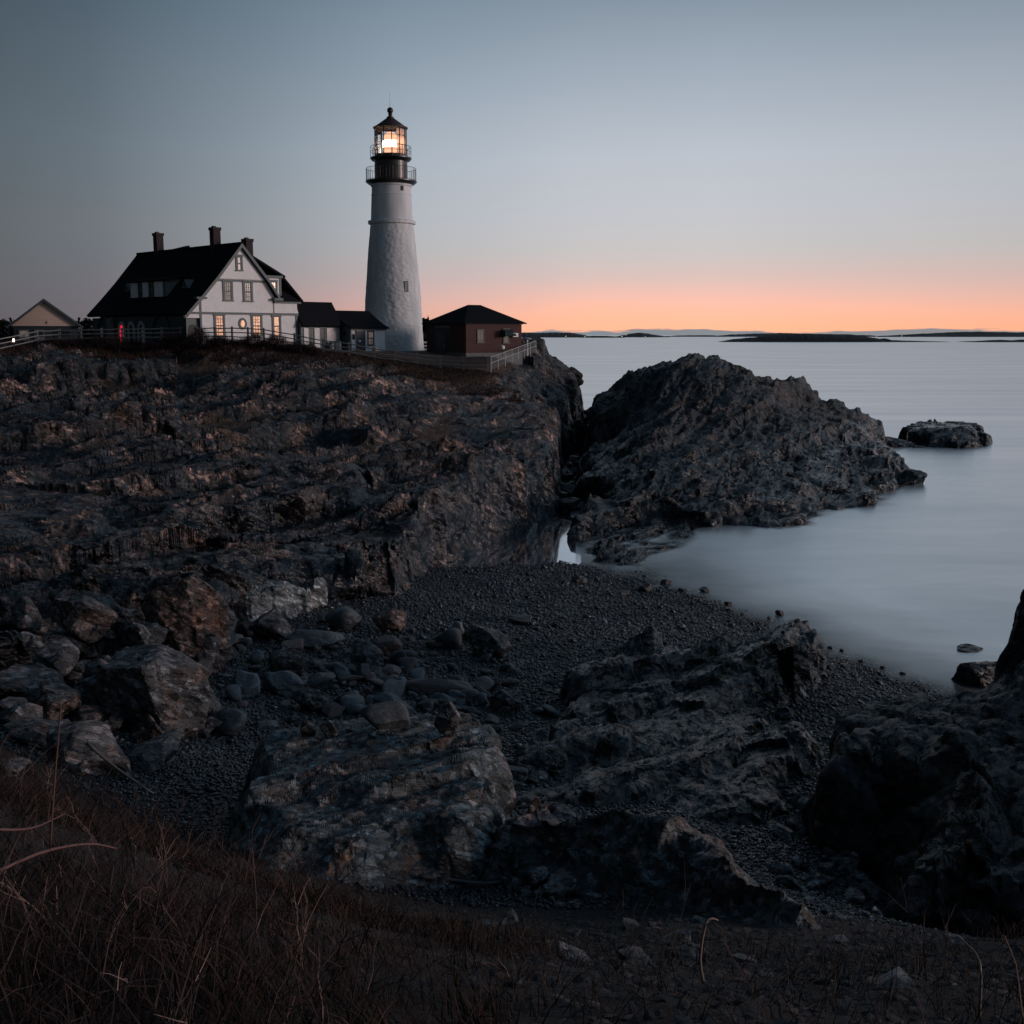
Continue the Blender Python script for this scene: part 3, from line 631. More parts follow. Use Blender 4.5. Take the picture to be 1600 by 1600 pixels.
SX = sx[None] * sy[:, None]; SY = np.repeat(sy[:, None], len(sx), 1)
SH, _, _, _ = land(SX, SY, 3)
SH = np.where(SY > 172, -6, SH)
g = sdist(GORGE, SX, SY)
def water(name, sel, mat, z):
    n = len(sx); i, j = np.where(sel[:-1, :-1] | sel[1:, :-1] | sel[:-1, 1:] | sel[1:, 1:])
    a = i * n + j; f = np.stack([a, a + 1, a + n + 1, a + n], 1)
    used, iv = np.unique(f, return_inverse=True); f = iv.reshape(f.shape)
    v = np.stack([SX.ravel()[used], SY.ravel()[used], np.full(len(used), z)], 1)
    return mesh_np(name, v, f, mat, smooth_=True, attrs={'depth': np.clip(-SH.ravel()[used], -1, 3)})
tag(water('sea', (g < 0) & (SH < .25), M['sea'], 0.0), 'smooth misty grey sea reaching to the horizon', 'sea', kind='structure')
tag(water('tide_pool', (g >= -.1) & (SH < .3), M['pool'], -0.012), 'still tide pool at the foot of the gorge', 'tide pool', kind='structure')

# ================================================================== buildings
def siding_mat(name, colr, pitch=.14, tilew=.22, bump=.006, rough=.7, spec=.4):
    m, t = new_mat(name)
    tc = t.n('ShaderNodeTexCoord')
    sep = t.n('ShaderNodeSeparateXYZ', ins={0: tc.outputs['Object']})
    uv = t.n('ShaderNodeCombineXYZ', ins={0: t.m('ADD', sep.outputs[0], sep.outputs[1]), 1: sep.outputs[2]}).outputs[0]
    br = t.n('ShaderNodeTexBrick', ins={'Vector': uv, 'Color1': (*[c * .93 for c in colr], 1), 'Color2': (*colr, 1), 'Mortar': (*[c * .72 for c in colr], 1), 'Scale': 1.0, 'Mortar Size': .006, 'Mortar Smooth': .3, 'Brick Width': tilew, 'Row Height': pitch})
    nz = t.n('ShaderNodeTexNoise', ins={'Vector': tc.outputs['Object'], 'Scale': 1.3, 'Detail': 6.0, 'Roughness': .6}).outputs[0]
    c = t.mix(t.ramp(nz, [(.35, .0), (.7, .28)]), br.outputs[0], tuple(v * .6 for v in colr))
    b = t.n('ShaderNodeBsdfPrincipled', ins={'Base Color': c, 'Roughness': rough, 'Specular IOR Level': spec})
    bp = t.n('ShaderNodeBump', ins={'Strength': .8, 'Distance': bump, 'Height': br.outputs[1]}); bp.invert = True
    t.link(bp.outputs[0], b.inputs['Normal'])
    t.n('ShaderNodeOutputMaterial', ins={0: b.outputs[0]})
    return m
M['siding'] = siding_mat('white_shingle_siding', (.80, .81, .83))
M['cream_siding'] = siding_mat('cream_clapboard', (.80, .58, .48), .16, 6.0)
M['brick'] = siding_mat('red_brick', (.085, .044, .042), .075, .22, .008, .85)
M['roof'] = siding_mat('black_roof_shingle', (.012, .013, .017), .16, .3, .012, .95, .08)
M['trim'] = simple('grey_green_trim', (.085, .115, .125), .6)
M['darktrim'] = simple('dark_green_paint', (.022, .036, .040), .6)
M['stone'] = simple('granite', (.17, .18, .18), .8, var=.3, bump=.02)
M['chim'] = siding_mat('chimney_brick', (.035, .026, .030), .075, .22, .008, .85)
M['glass'] = simple('dark_window_glass', (.02, .024, .03), .15, spec=.15)
M['archpale'] = simple('pale_arch_surround', (.42, .43, .43), .7)
M['blind'] = simple('window_with_pale_blind', (.25, .26, .28), .25)
M['black'] = simple('black_ironwork', (.012, .012, .013), .35)
M['galv'] = simple('galvanised_rail', (.36, .38, .40), .45, .3)
M['wood'] = simple('weathered_fence_timber', (.17, .185, .20), .85, var=.25, scale=2.0, bump=.01)
M['white'] = simple('white_paint', (.78, .79, .80), .5)
M['doorp'] = simple('dark_panel_door', (.03, .04, .05), .5)
def lit_mat(name, c1, c2, strength, scale=1.6):
    m, t = new_mat(name)
    tc = t.n('ShaderNodeTexCoord')
    nz = t.n('ShaderNodeTexNoise', ins={'Vector': tc.outputs['Object'], 'Scale': scale, 'Detail': 3.0}).outputs[0]
    c = t.mix(t.ramp(nz, [(.35, 0), (.65, 1)]), c1, c2)
    e = t.n('ShaderNodeEmission', ins={'Color': c, 'Strength': strength})
    g = t.n('ShaderNodeBsdfGlossy', ins={'Color': (.05, .05, .05, 1), 'Roughness': .1})
    a = t.n('ShaderNodeAddShader', ins={0: e.outputs[0], 1: g.outputs[0]})
    t.n('ShaderNodeOutputMaterial', ins={0: a.outputs[0]})
    return m
M['lit'] = lit_mat('lit_window', (1.0, .52, .32), (.45, .20, .13), .85, 2.6)
M['litdim'] = lit_mat('faintly_lit_window', (.13, .095, .085), (.04, .035, .036), 1.0)
M['litred'] = lit_mat('red_lit_glass', (.95, .02, .05), (.55, .01, .03), 1.0)
M['lamp'] = lit_mat('lamp_glow', (1.0, .72, .42), (1.0, .75, .5), 7.0)

class Loc:
    """a building's own frame: x along its front, y into it, z up from the sea; base z is taken off on build"""
    def __init__(self, name, x, y, base, ang, **tags):
        self.b = base; self.root = empty(name, (x, y, base), math.radians(ang)); tag(self.root, **tags)
    def put(self, mb, name, mat, parent=None, **k):
        mb.v = [(v[0], v[1], v[2] - self.b) for v in mb.v]
        return mb.build(name, mat, parent or self.root, **k)

def window(L, u0, u1, z0, z1, v, pane, nx=2, nz=2, t=.11, sash=.035, axis='v', out=-1, trim=None, parent=None, split=True):
    """a framed window on the plane y = v (or x = v): casing > pane, sash bars"""
    tr, pn, sb = MB(), MB(), MB()
    def bx(mb, a0, a1, b0, b1, d0, d1):
        lo, hi = sorted((v + out * d0, v + out * d1))
        if axis == 'v': mb.box(a0, a1, lo, hi, b0, b1)
        else: mb.box(lo, hi, a0, a1, b0, b1)
    bx(tr, u0, u0 + t, z0, z1, -.01, .07); bx(tr, u1 - t, u1, z0, z1, -.01, .07)
    bx(tr, u0 - .05, u1 + .05, z1, z1 + t * 1.2, -.01, .10); bx(tr, u0 - .06, u1 + .06, z0 - .07, z0, -.01, .12)
    bx(pn, u0 + t, u1 - t, z0, z1, -.008, .012)
    a, b = u0 + t, u1 - t
    for i in range(1, nx): c = a + (b - a) * i / nx; bx(sb, c - sash / 2, c + sash / 2, z0, z1, .012, .035)
    for i in range(1, nz): c = z0 + (z1 - z0) * i / nz; w = sash * (1.6 if split and i * 2 == nz else .5); bx(sb, a, b, c - w, c + w, .012, .036)
    bx(sb, a, a + .04, z0, z1, .012, .038); bx(sb, b - .04, b, z0, z1, .012, .038); bx(sb, a, b, z0, z0 + .05, .012, .037); bx(sb, a, b, z1 - .05, z1, .012, .037)
    w = L.put(tr, 'window', trim or M['trim'], parent)
    L.put(pn, 'pane', pane, w); L.put(sb, 'sash', M['trim'], w)
    return w

# ---------------------------------------------------------------- keeper's house
HX, HY = -23.638, 100.0
H = Loc('keepers_house', HX, HY, 10.6, 45, label='large white shingled house with steep black roof and three chimneys', cat='house')
fl = [(-5.45, 13.95), (-4.0, 15.5), (-2.45, 17.15), (0, 19.9)]
# main body: solid prism under the roof
H.put(MB().prism([(-3.98, 10.2), (5.0, 10.2), (5.0, 13.6), (3.3, 15.7), (2.45, 17.0), (0, 19.62), (-2.45, 16.85), (-3.98, 15.2)], 0.0, 18.1), 'wall', M['siding'])
# porch wing under the long eave
pw = MB().box(-5.2, -3.97, .35, 17.9, 10.2, 13.75)
H.put(pw, 'porch_wall', M['darktrim'])
H.put(MB().box(-5.32, -3.98, .3, 18.0, 10.2, 11.45), 'stone_base', M['stone'])
# roof: two slopes, thick, with a flare at the eaves
rf = MB()
def slope(pts, y0, y1, t=.22):
    for (a, za), (b, zb) in zip(pts, pts[1:]): rf.slab([(a, y0, za), (b, y0, zb), (b, y1, zb), (a, y1, za)], t)
slope([(0, 20.05), (-2.5, 17.15), (-4.05, 15.5), (-5.55, 14.0)], -.45, 18.5)
slope([(0, 20.045), (2.6, 17.1), (3.75, 15.5)], -.45, 5)
slope([(0, 20.04), (2.6, 17.1), (5.2, 14.2)], 4.9, 18.5)
rf.box(-.14, .14, -.46, 18.51, 19.93, 20.12)
# raised hump of the rear cross ridge seen over the main ridge
rf.slab([(.3, 9.5, 20.1), (.3, 13.6, 20.1), (2, 12.6, 20.6), (2, 12.0, 20.6)], .5)
roof = H.put(rf, 'roof', M['roof'])
# chimneys
for u, v, top_, w in ((0, 14.25, 21.75, .35), (0.05, 4.0, 21.62, .35), (1.9, 1.7, 20.6, .34)):
    cm = MB().box(u - w, u + w, v - w, v + w, 18.0, top_ - .25).box(u - w - .06, u + w + .06, v - w - .06, v + w + .06, top_ - .25, top_)
    c = H.put(cm, 'chimney', M['chim'])
    H.put(MB().box(u - w + .12, u + .02, v - w + .15, v + w - .15, top_, top_ + .12), 'flue', M['darktrim'], c)
# verge boards, cornice returns, string course
vb = MB()
def board(p, q, w=.34, y0=-.50, y1=-.38):
    (a, za), (b, zb) = p, q; vb.prism([(a, za + .02), (b, zb + .02), (b, zb - w), (a, za - w)], y0, y1)
for p, q in (((0, 20.0), (-2.5, 17.1)), ((-2.5, 17.1), (-4.05, 15.45)), ((-4.05, 15.45), (-5.55, 13.95)), ((0, 20.0), (2.6, 17.05)), ((2.6, 17.05), (3.75, 15.45))): board(p, q)
vb.box(-4.55, -3.6, -.52, -.02, 15.18, 15.36); vb.box(3.1, 4.0, -.52, -.02, 15.2, 15.42)
H.put(vb, 'bargeboard', M['trim'])
H.put(MB().box(-5.5, 3.25, -.09, .36, 13.93, 14.12).box(3.2, 5.86, -.09, .2, 13.92, 14.10).box(-4.1, -3.92, -.07, .05, 10.2, 15.3), 'string_course', M['trim'])
# jettied gable top with a toothed lower edge
gt = MB().prism([(-2.42, 16.98), (2.35, 16.98), (0, 19.62)], -.16, -.001)
for i in range(30):
    u = -2.36 + i * .158; gt.prism([(u, 16.98), (u + .10, 16.98), (u + .05, 16.84)], -.15, -.02)
H.put(gt, 'gable_top', M['siding'])
H.put(MB().box(-2.45, 2.4, -.06, -.002, 16.74, 16.86), 'gable_trim', M['trim'])
window(H, -.52, .16, 17.72, 18.85, -.16, M['blind'], 1, 2, .17)
window(H, -1.80, -.80, 15.12, 16.70, 0, M['litdim'], 3, 4, .20)
window(H, .18, 1.18, 15.10, 16.70, 0, M['litdim'], 3, 4, .20)
window(H, -2.78, -1.70, 12.1, 13.84, 0, M['lit'], 3, 6, .19)
window(H, .90, 2.05, 12.1, 13.84, 0, M['lit'], 3, 6, .19)
# oval window
ov = MB(); n = 28
for ring, (ra, rb, d) in enumerate(((.40, .50, .08),)):
    vs = []; fs = []
    for i in range(n):
        a = 2 * math.pi * i / n; ca, sn_ = math.cos(a), math.sin(a)
        vs += [(.05 + ra * ca, -d, 13.15 + rb * sn_), (.05 + .24 * ca, -d, 13.15 + .31 * sn_), (.05 + ra * ca, .01, 13.15 + rb * sn_), (.05 + .24 * ca, .01, 13.15 + .31 * sn_)]
    for i in range(n):
        j = (i + 1) % n; fs += [(4 * i, 4 * i + 1, 4 * j + 1, 4 * j), (4 * i, 4 * j, 4 * j + 2, 4 * i + 2), (4 * i + 1, 4 * i + 3, 4 * j + 3, 4 * j + 1)]
    ov.add(vs, fs)
w = H.put(ov, 'oval_window', M['trim'])
H.put(MB().add([(.05 + .25 * math.cos(2 * math.pi * i / n), -.015, 13.15 + .32 * math.sin(2 * math.pi * i / n)) for i in range(n)], [tuple(range(n))]), 'pane', M['lit'], w)
# side extension flush with the gable
H.put(MB().box(3.6, 5.72, .02, 7, 10.2, 15.0), 'side_wall', M['siding'])
H.put(MB().prism([(3.3, 14.12), (5.84, 14.12), (5.72, 14.5), (5.72, 15.0), (3.3, 15.0)], -.10, .03), 'shingle_skirt', M['siding'])
H.put(MB().box(5.6, 5.78, -.06, .06, 10.2, 13.92).box(3.3, 6.1, -.22, .1, 14.98, 15.25), 'side_trim', M['trim'])
window(H, 3.05, 4.0, 12.1, 13.80, 0.0, M['lit'], 1, 2, .2)
# rear wing: gambrel roof with a dormer facing the same way as the gable
rw = MB()
rw.slab([(3.6, -.28, 15.2), (6.3, -.28, 15.2), (4.75, 2.2, 17.4), (4.2, 2.2, 17.4)], .15)
rw.slab([(6.32, -.3, 15.22), (6.32, 9, 15.22), (4.70, 9, 17.42), (4.70, .4, 17.42)], .2)
rw.slab([(4.80, .2, 17.42), (4.80, 9, 17.42), (.6, 9, 19.5), (.6, .2, 19.5)], .2)
rw.prism([(.5, 15.3), (6.15, 15.3), (4.62, 17.25), (.6, 19.25)], 1.2, 8.8)
H.put(rw, 'rear_roof', M['roof'])
dm = MB().box(2.0, 4.28, .3, 1.4, 15.4, 17.25)
dw_ = H.put(dm, 'dormer', M['siding'])
H.put(MB().box(1.9, 4.45, .12, .45, 17.2, 17.42).box(4.16, 4.34, .25, .31, 15.4, 17.2), 'dormer_trim', M['trim'], dw_)
window(H, 3.1, 3.92, 15.75, 16.85, .3, M['lit'], 2, 3, .15)
# the long shed dormer on the porch side: white panels between dark windows
sd_ = MB().add([(-4.0, 5.6, 15.45), (-4.0, 12.6, 15.45), (-4.0, 12.3, 17.02), (-4.0, 5.9, 17.02), (-2.3, 5.7, 17.1), (-2.3, 12.5, 17.1), (-2.3, 5.7, 16.4), (-2.3, 12.5, 16.4)],
    [(0, 1, 2, 3), (3, 2, 5, 4), (0, 3, 4, 6), (1, 7, 5, 2), (0, 6, 7, 1)])
sdo = H.put(sd_, 'shed_dormer', M['trim'])
H.put(MB().slab([(-4.3, 5.3, 17.0), (-4.3, 12.9, 17.0), (-2.2, 12.9, 17.42), (-2.2, 5.3, 17.42)], .12), 'dormer_roof', M['roof'], sdo)
for a, b in ((10.9, 12.15), (8.9, 9.9), (6.3, 7.7)):
    H.put(MB().box(-4.10, -4.001, a, b, 15.55, 16.88), 'shingle_panel', M['siding'], sdo)
window(H, 10.05, 10.78, 15.6, 16.85, -4.0, M['glass'], 2, 2, .1, axis='u', trim=M['darktrim'])
window(H, 7.85, 8.75, 15.6, 16.85, -4.0, M['glass'], 2, 2, .1, axis='u', trim=M['darktrim'])
for v in (3.15, 13.9):      # two tiny triangular vents
    t_ = MB().prism_x([(v - .50, 16.20), (v + .50, 16.20), (v, 16.95)], -3.62, -2.6)
    t_ = H.put(t_, 'roof_vent', M['trim'])
    H.put(MB().prism_x([(v - .27, 16.30), (v + .27, 16.30), (v, 16.72)], -3.66, -3.621), 'vent_opening', M['darktrim'], t_)
# arches along the porch
def arch(v, r, z0, zs, thick, x, depth, name, mat, parent=None, inner=None, innermat=None, sy=1.0):
    n = 16; mb = MB(); vs = []; fs = []
    pts = [(-1, z0)] + [(-math.cos(math.pi * i / n), None) for i in range(n + 1)] + [(1, z0)]
    def ring(R):
        o = [(v - R, z0)]
        for i in range(n + 1):
            a = math.pi * i / n; o.append((v - R * math.cos(a), zs + R * sy * math.sin(a)))
        return o + [(v + R, z0)]
    A_, B_ = ring(r + thick), ring(r); k = len(A_)
    vs = [(x, p, q) for p, q in A_] + [(x, p, q) for p, q in B_] + [(x + depth, p, q) for p, q in A_] + [(x + depth, p, q) for p, q in B_]
    for i in range(k - 1): fs += [(i, i + 1, k + i + 1, k + i), (i, 2 * k + i, 2 * k + i + 1, i + 1), (k + i, k + i + 1, 3 * k + i + 1, 3 * k + i)]
    o = H.put(MB().add(vs, fs), name, mat, parent)
    if innermat:
        b = ring(r * 1.02); H.put(MB().add([(x + depth * .7, p, q) for p, q in b], [tuple(range(len(b)))]), inner, innermat, o)
    return o
arch(15.4, 1.25, 11.4, 12.55, .16, -5.36, .3, 'porch_arch', M['darktrim'], None, 'porch_shadow', M['glass'])
arch(4.6, 1.45, 11.4, 12.4, .16, -5.36, .3, 'porch_arch', M['darktrim'], None, 'porch_shadow', M['glass'])
for v, pm in ((12.0, M['litred']), (10.15, M['glass']), (8.25, M['glass'])):
    arch(v, .42, 11.5, 12.55, .24, -5.30, .12, 'arched_window', M['archpale'], None, 'pane', pm, 1.3)
H.put(MB().box(-5.6, -5.25, 13.55, 14.25, 11.3, 13.7), 'porch_pillar', M['stone'])
# arch in the end of the porch
ea = MB(); n = 14; r0, r1 = .42, .60
vs = []; fs = []
for i in range(n + 1):
    a = math.pi * i / n
    for r in (r1, r0):
        vs.append((-4.68 - r * math.cos(a), .30, 12.6 + r * math.sin(a) * 1.15))
for i in range(n): fs.append((2 * i, 2 * i + 1, 2 * i + 3, 2 * i + 2))
H.put(MB().box(-5.25, -4.0, .22, .345, 10.2, 13.6), 'porch_end', M['trim'])
H.put(MB().prism([(-4.68 - r0, 11.0)] + [(-4.68 - r0 * math.cos(math.pi * i / n), 12.6 + r0 * 1.15 * math.sin(math.pi * i / n)) for i in range(n + 1)] + [(-4.68 + r0, 11.0)], .19, .215), 'porch_doorway', M['glass'])
H.put(MB().prism([(-5.4, 13.6), (-4.0, 13.6), (-4.0, 13.93), (-5.4, 13.93)], -.02, .345).prism([(-5.3, 14.12), (-4.1, 14.12), (-4.1, 15.2)], -.03, .345), 'porch_gable', M['siding'])

# ---------------------------------------------------------------- link building beside the house
Lk = Loc('link_building', HX, HY, 10.5, 45, label='low black roofed link building attached to the right of the white house', cat='building')
Lk.put(MB().prism_x([(-.4, 10.3), (2.5, 10.3), (2.5, 13.1), (1.05, 14.9), (-.4, 13.1)], 5.85, 10.2), 'wall', M['trim'])
Lk.put(MB().slab([(5.86, -.75, 13.0), (10.4, -.75, 13.0), (10.4, 1.05, 15.22), (5.86, 1.05, 15.22)], .16).slab([(5.86, 2.85, 13.0), (10.4, 2.85, 13.0), (10.4, 1.06, 15.221), (5.86, 1.06, 15.221)], .16), 'roof', M['roof'])
for a, b in ((6.15, 6.65), (7.32, 7.88)): Lk.put(MB().box(a, b, -.46, -.401, 11.0, 12.82), 'shingle_panel', M['siding'])
Lk.put(MB().box(8.7, 10.1, -.455, -.401, 10.6, 12.8), 'shingle_panel', M['cream_siding'] if 0 else M['blind'])
window(Lk, 6.66, 7.3, 11.2, 12.8, -.4, M['glass'], 2, 4, .08)
window(Lk, 7.9, 8.5, 11.4, 12.8, -.4, M['glass'], 2, 4, .08)
c45 = math.cos(math.radians(45))
for u, h, m_, lab in ((8.9, 1.05, 'blind', 'squat pale bin nearest the windows of the link building'), (9.35, 1.0, 'trim', 'dark bin between the two pale bins by the link building'), (9.75, 1.15, 'blind', 'tall pale bin in the corner beside the entrance building')):
    L_ = Loc('waste_bin', HX + (u + .85) * c45, HY + (u - .85) * c45, 10.5, 45, label=lab, cat='bin', group='bins beside the link building')
    L_.put(MB().lathe([(.20, 10.5), (.24, 10.6), (.24, 10.5 + h - .2)], 12), 'bin_body', M[m_])
    L_.put(MB().lathe([(.26, 10.5 + h - .2), (.26, 10.5 + h - .14), (.18, 10.5 + h)], 12), 'lid', M['trim'])
Sh = Loc('entrance_building', HX, HY, 10.4, 45, label='small white building with flared black roof, dark door and one window, against the tower foot', cat='building')
Sh.put(MB().prism_x([(-1.6, 10.2), (3.5, 10.2), (3.5, 12.75), (1.2, 14.1), (-1.6, 12.75)], 10.56, 14.6), 'wall', M['siding'])
Sh.put(MB().prism_x([(-1.6, 10.2), (3.5, 10.2), (3.5, 12.75), (1.2, 14.1), (-1.6, 12.75)], 10.50, 10.555), 'end_wall', M['trim'])
pr = [(-1.98, 12.88), (-1.2, 13.12), (-.2, 13.65), (1.2, 14.48)]
rb = MB()
for (a, za), (b, zb) in zip(pr, pr[1:]):
    rb.slab([(10.38, a, za), (14.92, a, za), (14.92, b, zb), (10.38, b, zb)], .12)
    rb.slab([(10.38, 2.4 - a, za), (14.92, 2.4 - a, za), (14.92, 2.4 - b, zb), (10.38, 2.4 - b, zb)], .12)
Sh.put(rb, 'roof', M['roof'])
Sh.put(MB().box(10.5, 14.75, -1.72, -1.605, 12.62, 12.8).box(10.5, 10.62, -1.66, -1.6, 10.3, 12.62), 'eaves_trim', M['trim'])
dr = Sh.put(MB().box(11.2, 12.12, -1.66, -1.605, 10.45, 12.56), 'door', M['doorp'])
Sh.put(MB().box(11.12, 11.2, -1.70, -1.605, 10.45, 12.6).box(12.12, 12.2, -1.70, -1.605, 10.45, 12.6), 'frame', M['trim'], dr)
Sh.put(MB().box(11.42, 11.68, -1.675, -1.661, 11.55, 11.7), 'letter_plate', M['white'], dr)
window(Sh, 12.52, 13.28, 11.25, 12.5, -1.6, M['litdim'], 1, 2, .07, trim=M['darktrim'])
Sh.put(MB().box(10.72, 11.02, -1.63, -1.605, 11.75, 12.25), 'notice_board', M['glass'])
Sh.put(MB().box(10.47, 10.495, -.9, -.55, 12.1, 12.5), 'side_vent', M['glass'])

# ---------------------------------------------------------------- lighthouse
TX, TY = -12.03, 116.0
Tb = 9.9
TW = Loc('lighthouse', TX, TY, Tb, -20, label='tall tapering white lighthouse tower with its lamp lit', cat='lighthouse')
def tz(py): return float(P(609, py, TY)[2])
def tr_(px): return px * 116 * .9855 / F * 1.0
def tower_mat():
    m, t = new_mat('whitewashed_rubble')
    tc = t.n('ShaderNodeTexCoord'); ob = tc.outputs['Object']
    n1 = t.n('ShaderNodeTexNoise', ins={'Vector': ob, 'Scale': 2.4, 'Detail': 7.0, 'Roughness': .62}).outputs[0]
    n2 = t.n('ShaderNodeTexNoise', ins={'Vector': t.n('ShaderNodeMapping', ins={'Vector': ob, 'Scale': (1.2, 1.2, .25)}).outputs[0], 'Scale': 1.0, 'Detail': 5.0}).outputs[0]
    vo = t.n('ShaderNodeTexVoronoi', feature='SMOOTH_F1', ins={'Vector': t.n('ShaderNodeMapping', ins={'Vector': ob, 'Scale': (2.2, 2.2, 3.4)}).outputs[0], 'Scale': 1.0, 'Smoothness': .6}).outputs[0]
    c = t.mix(t.ramp(n2, [(.3, 0), (.75, 1)]), (.46, .50, .53), (.70, .73, .75))
    c = t.mix(t.ramp(n1, [(.62, 0), (.78, .4)]), c, (.30, .31, .30))
    b = t.n('ShaderNodeBsdfPrincipled', ins={'Base Color': c, 'Roughness': .8})
    z = t.n('ShaderNodeSeparateXYZ', ins={0: ob}).outputs[2]
    low = t.m('MULTIPLY', t.m('SUBTRACT', 13.6, z), 6.0, clamp=True)        # rough rubble below the belt, smooth brick above
    h = t.m('MULTIPLY', t.m('ADD', t.m('MULTIPLY', n1, .6), t.m('MULTIPLY', vo, .7)), low)
    bp = t.n('ShaderNodeBump', ins={'Strength': 1.0, 'Distance': .085, 'Height': h})
    t.link(bp.outputs[0], b.inputs['Normal'])
    t.n('ShaderNodeOutputMaterial', ins={0: b.outputs[0]})
    return m
M['tower'] = tower_mat()
prof = [(tr_(49), 9.4), (tr_(48), tz(556)), (tr_(47), tz(545)), (tr_(45.2), tz(515)), (tr_(43.3), tz(470)), (tr_(40.2), tz(430)), (tr_(37.2), tz(395)), (tr_(34.6), tz(368)), (tr_(33), tz(351))]
# densify and roughen the masonry
mb = MB(); n = 96; rows = []
for (r0_, z0_), (r1_, z1_) in zip(prof, prof[1:]):
    k = max(2, int((z1_ - z0_) / .22))
    rows += [(r0_ + (r1_ - r0_) * i / k, z0_ + (z1_ - z0_) * i / k) for i in range(k)]
rows.append(prof[-1])
vs = []
for r, zz in rows:
    th = np.arange(n) * 2 * math.pi / n
    d = .035 * fbm(th * 9 , np.full(n, zz * 1.9), 900, 3) * np.minimum(1, 1.0)
    d[-1] = d[0]
    for a, dd in zip(th, d): vs.append(((r + dd) * math.cos(a), (r + dd) * math.sin(a), zz))
fs = [(k * n + i, k * n + (i + 1) % n, (k + 1) * n + (i + 1) % n, (k + 1) * n + i) for k in range(len(rows) - 1) for i in range(n)]
TW.put(MB().add(vs, fs), 'stone_shaft', M['tower'], smooth_=True)
TW.put(MB().lathe([(tr_(32.5), tz(352)), (tr_(36.4), tz(350.5)), (tr_(36.8), tz(346)), (tr_(33), tz(344.8))], 64), 'belt_course', M['tower'])
TW.put(MB().lathe([(tr_(32.3), tz(346)), (tr_(30.6), tz(307)), (tr_(30.9), tz(306)), (tr_(30.9), tz(304.5)), (tr_(30.2), tz(303.5)), (tr_(30), tz(293)), (tr_(31.6), tz(291.5)), (tr_(32.4), tz(288.5))], 64), 'brick_shaft', M['tower'])
TW.put(MB().lathe([(tr_(30), tz(290)), (tr_(35), tz(288.6)), (tr_(39.2), tz(285)), (tr_(39.2), tz(283.4)), (tr_(24), tz(283.2))], 64), 'lower_gallery', M['black'])
TW.put(MB().lathe([(tr_(25), tz(283.5)), (tr_(25), tz(253)), (tr_(25.8), tz(252))], 48), 'watch_room', M['black'])
TW.put(MB().lathe([(tr_(25), tz(253)), (tr_(29), tz(251.5)), (tr_(31.6), tz(248.5)), (tr_(31.6), tz(247)), (tr_(22), tz(246.5))], 64), 'upper_gallery', M['black'])
def railing(r, z0, h, nposts, name, fine):
    mb = MB()
    for i in range(nposts):
        a = 2 * math.pi * i / nposts; mb.tube([(r * math.cos(a), r * math.sin(a), z0), (r * math.cos(a), r * math.sin(a), z0 + h)], .028 if i % fine == 0 else .012, 5)
    for f in ((1.0, .55) if fine == 1 else (1.0, .08)):
        mb.tube([(r * math.cos(2 * math.pi * i / 48), r * math.sin(2 * math.pi * i / 48), z0 + h * f) for i in range(49)], .022, 5)
    return TW.put(mb, name, M['black'])
railing(tr_(38), tz(284), 1.25, 48, 'lower_railing', 4)
railing(tr_(30.8), tz(247.6), 1.1, 12, 'upper_railing', 1)
# lantern room: low wall, mullions, panes, cone roof, ball, rod
lr = tr_(24.0); z0, z1 = tz(247), tz(200.5)
TW.put(MB().lathe([(lr + .02, z0), (lr + .02, z0 + .28), (lr - .1, z0 + .28)], 12, cap=False), 'lantern_sill', M['black'])
mu = MB(); nm_ = 12
for i in range(nm_):
    a = 2 * math.pi * i / nm_; mu.tube([(lr * math.cos(a), lr * math.sin(a), z0 + .2), (lr * math.cos(a), lr * math.sin(a), z1)], .045, 6)
for zz in (z0 + .28, z0 + 1.15, z0 + 2.05, z1 - .05):
    mu.tube([(lr * math.cos(2 * math.pi * i / nm_), lr * math.sin(2 * math.pi * i / nm_), zz) for i in range(nm_ + 1)], .03, 5)
TW.put(mu, 'mullion', M['black'])
mg, tg = new_mat('lantern_glass')
g1 = tg.n('ShaderNodeBsdfTransparent', ins={0: (.93, .93, .93, 1)}); g2 = tg.n('ShaderNodeBsdfGlossy', ins={'Color': (1, 1, 1, 1), 'Roughness': .03})
fr = tg.n('ShaderNodeFresnel', ins={'IOR': 1.45})
tg.n('ShaderNodeOutputMaterial', ins={0: tg.n('ShaderNodeMixShader', ins={0: fr.outputs[0], 1: g1.outputs[0], 2: g2.outputs[0]}).outputs[0]})
for i in range(nm_):
    a0, a1 = 2 * math.pi * i / nm_, 2 * math.pi * (i + 1) / nm_
    R = lr - .01
    TW.put(MB().add([(R * math.cos(a0), R * math.sin(a0), z0 + .28), (R * math.cos(a1), R * math.sin(a1), z0 + .28), (R * math.cos(a1), R * math.sin(a1), z1), (R * math.cos(a0), R * math.sin(a0), z1)], [(0, 1, 2, 3)]), 'lantern_pane', mg)
M['cone'] = simple('rust_black_roof', (.035, .016, .012), .5)
TW.put(MB().lathe([(tr_(26.4), tz(199.2)), (tr_(26.6), tz(200.8)), (tr_(24.5), tz(200.6)), (tr_(24.4), tz(198.8)), (tr_(5.5), tz(184.5)), (tr_(5.6), tz(183)), (tr_(3), tz(181.5)), (tr_(2.6), tz(179.5)), (tr_(3.8), tz(178.5)), (tr_(2.2), tz(177))], 24, cap=False), 'lantern_roof', M['cone'])
zc = tz(172.6); rb_ = tr_(4.7)
TW.put(MB().lathe([(rb_ * math.cos(math.pi * i / 12 - math.pi / 2) + .002, zc + rb_ * math.sin(math.pi * i / 12 - math.pi / 2)) for i in range(13)], 20), 'ball_finial', M['black'], smooth_=True)
TW.put(MB().lathe([(.035, tz(168.5)), (.02, tz(145)), (.012, tz(144.5))], 6), 'lightning_rod', M['galv'])
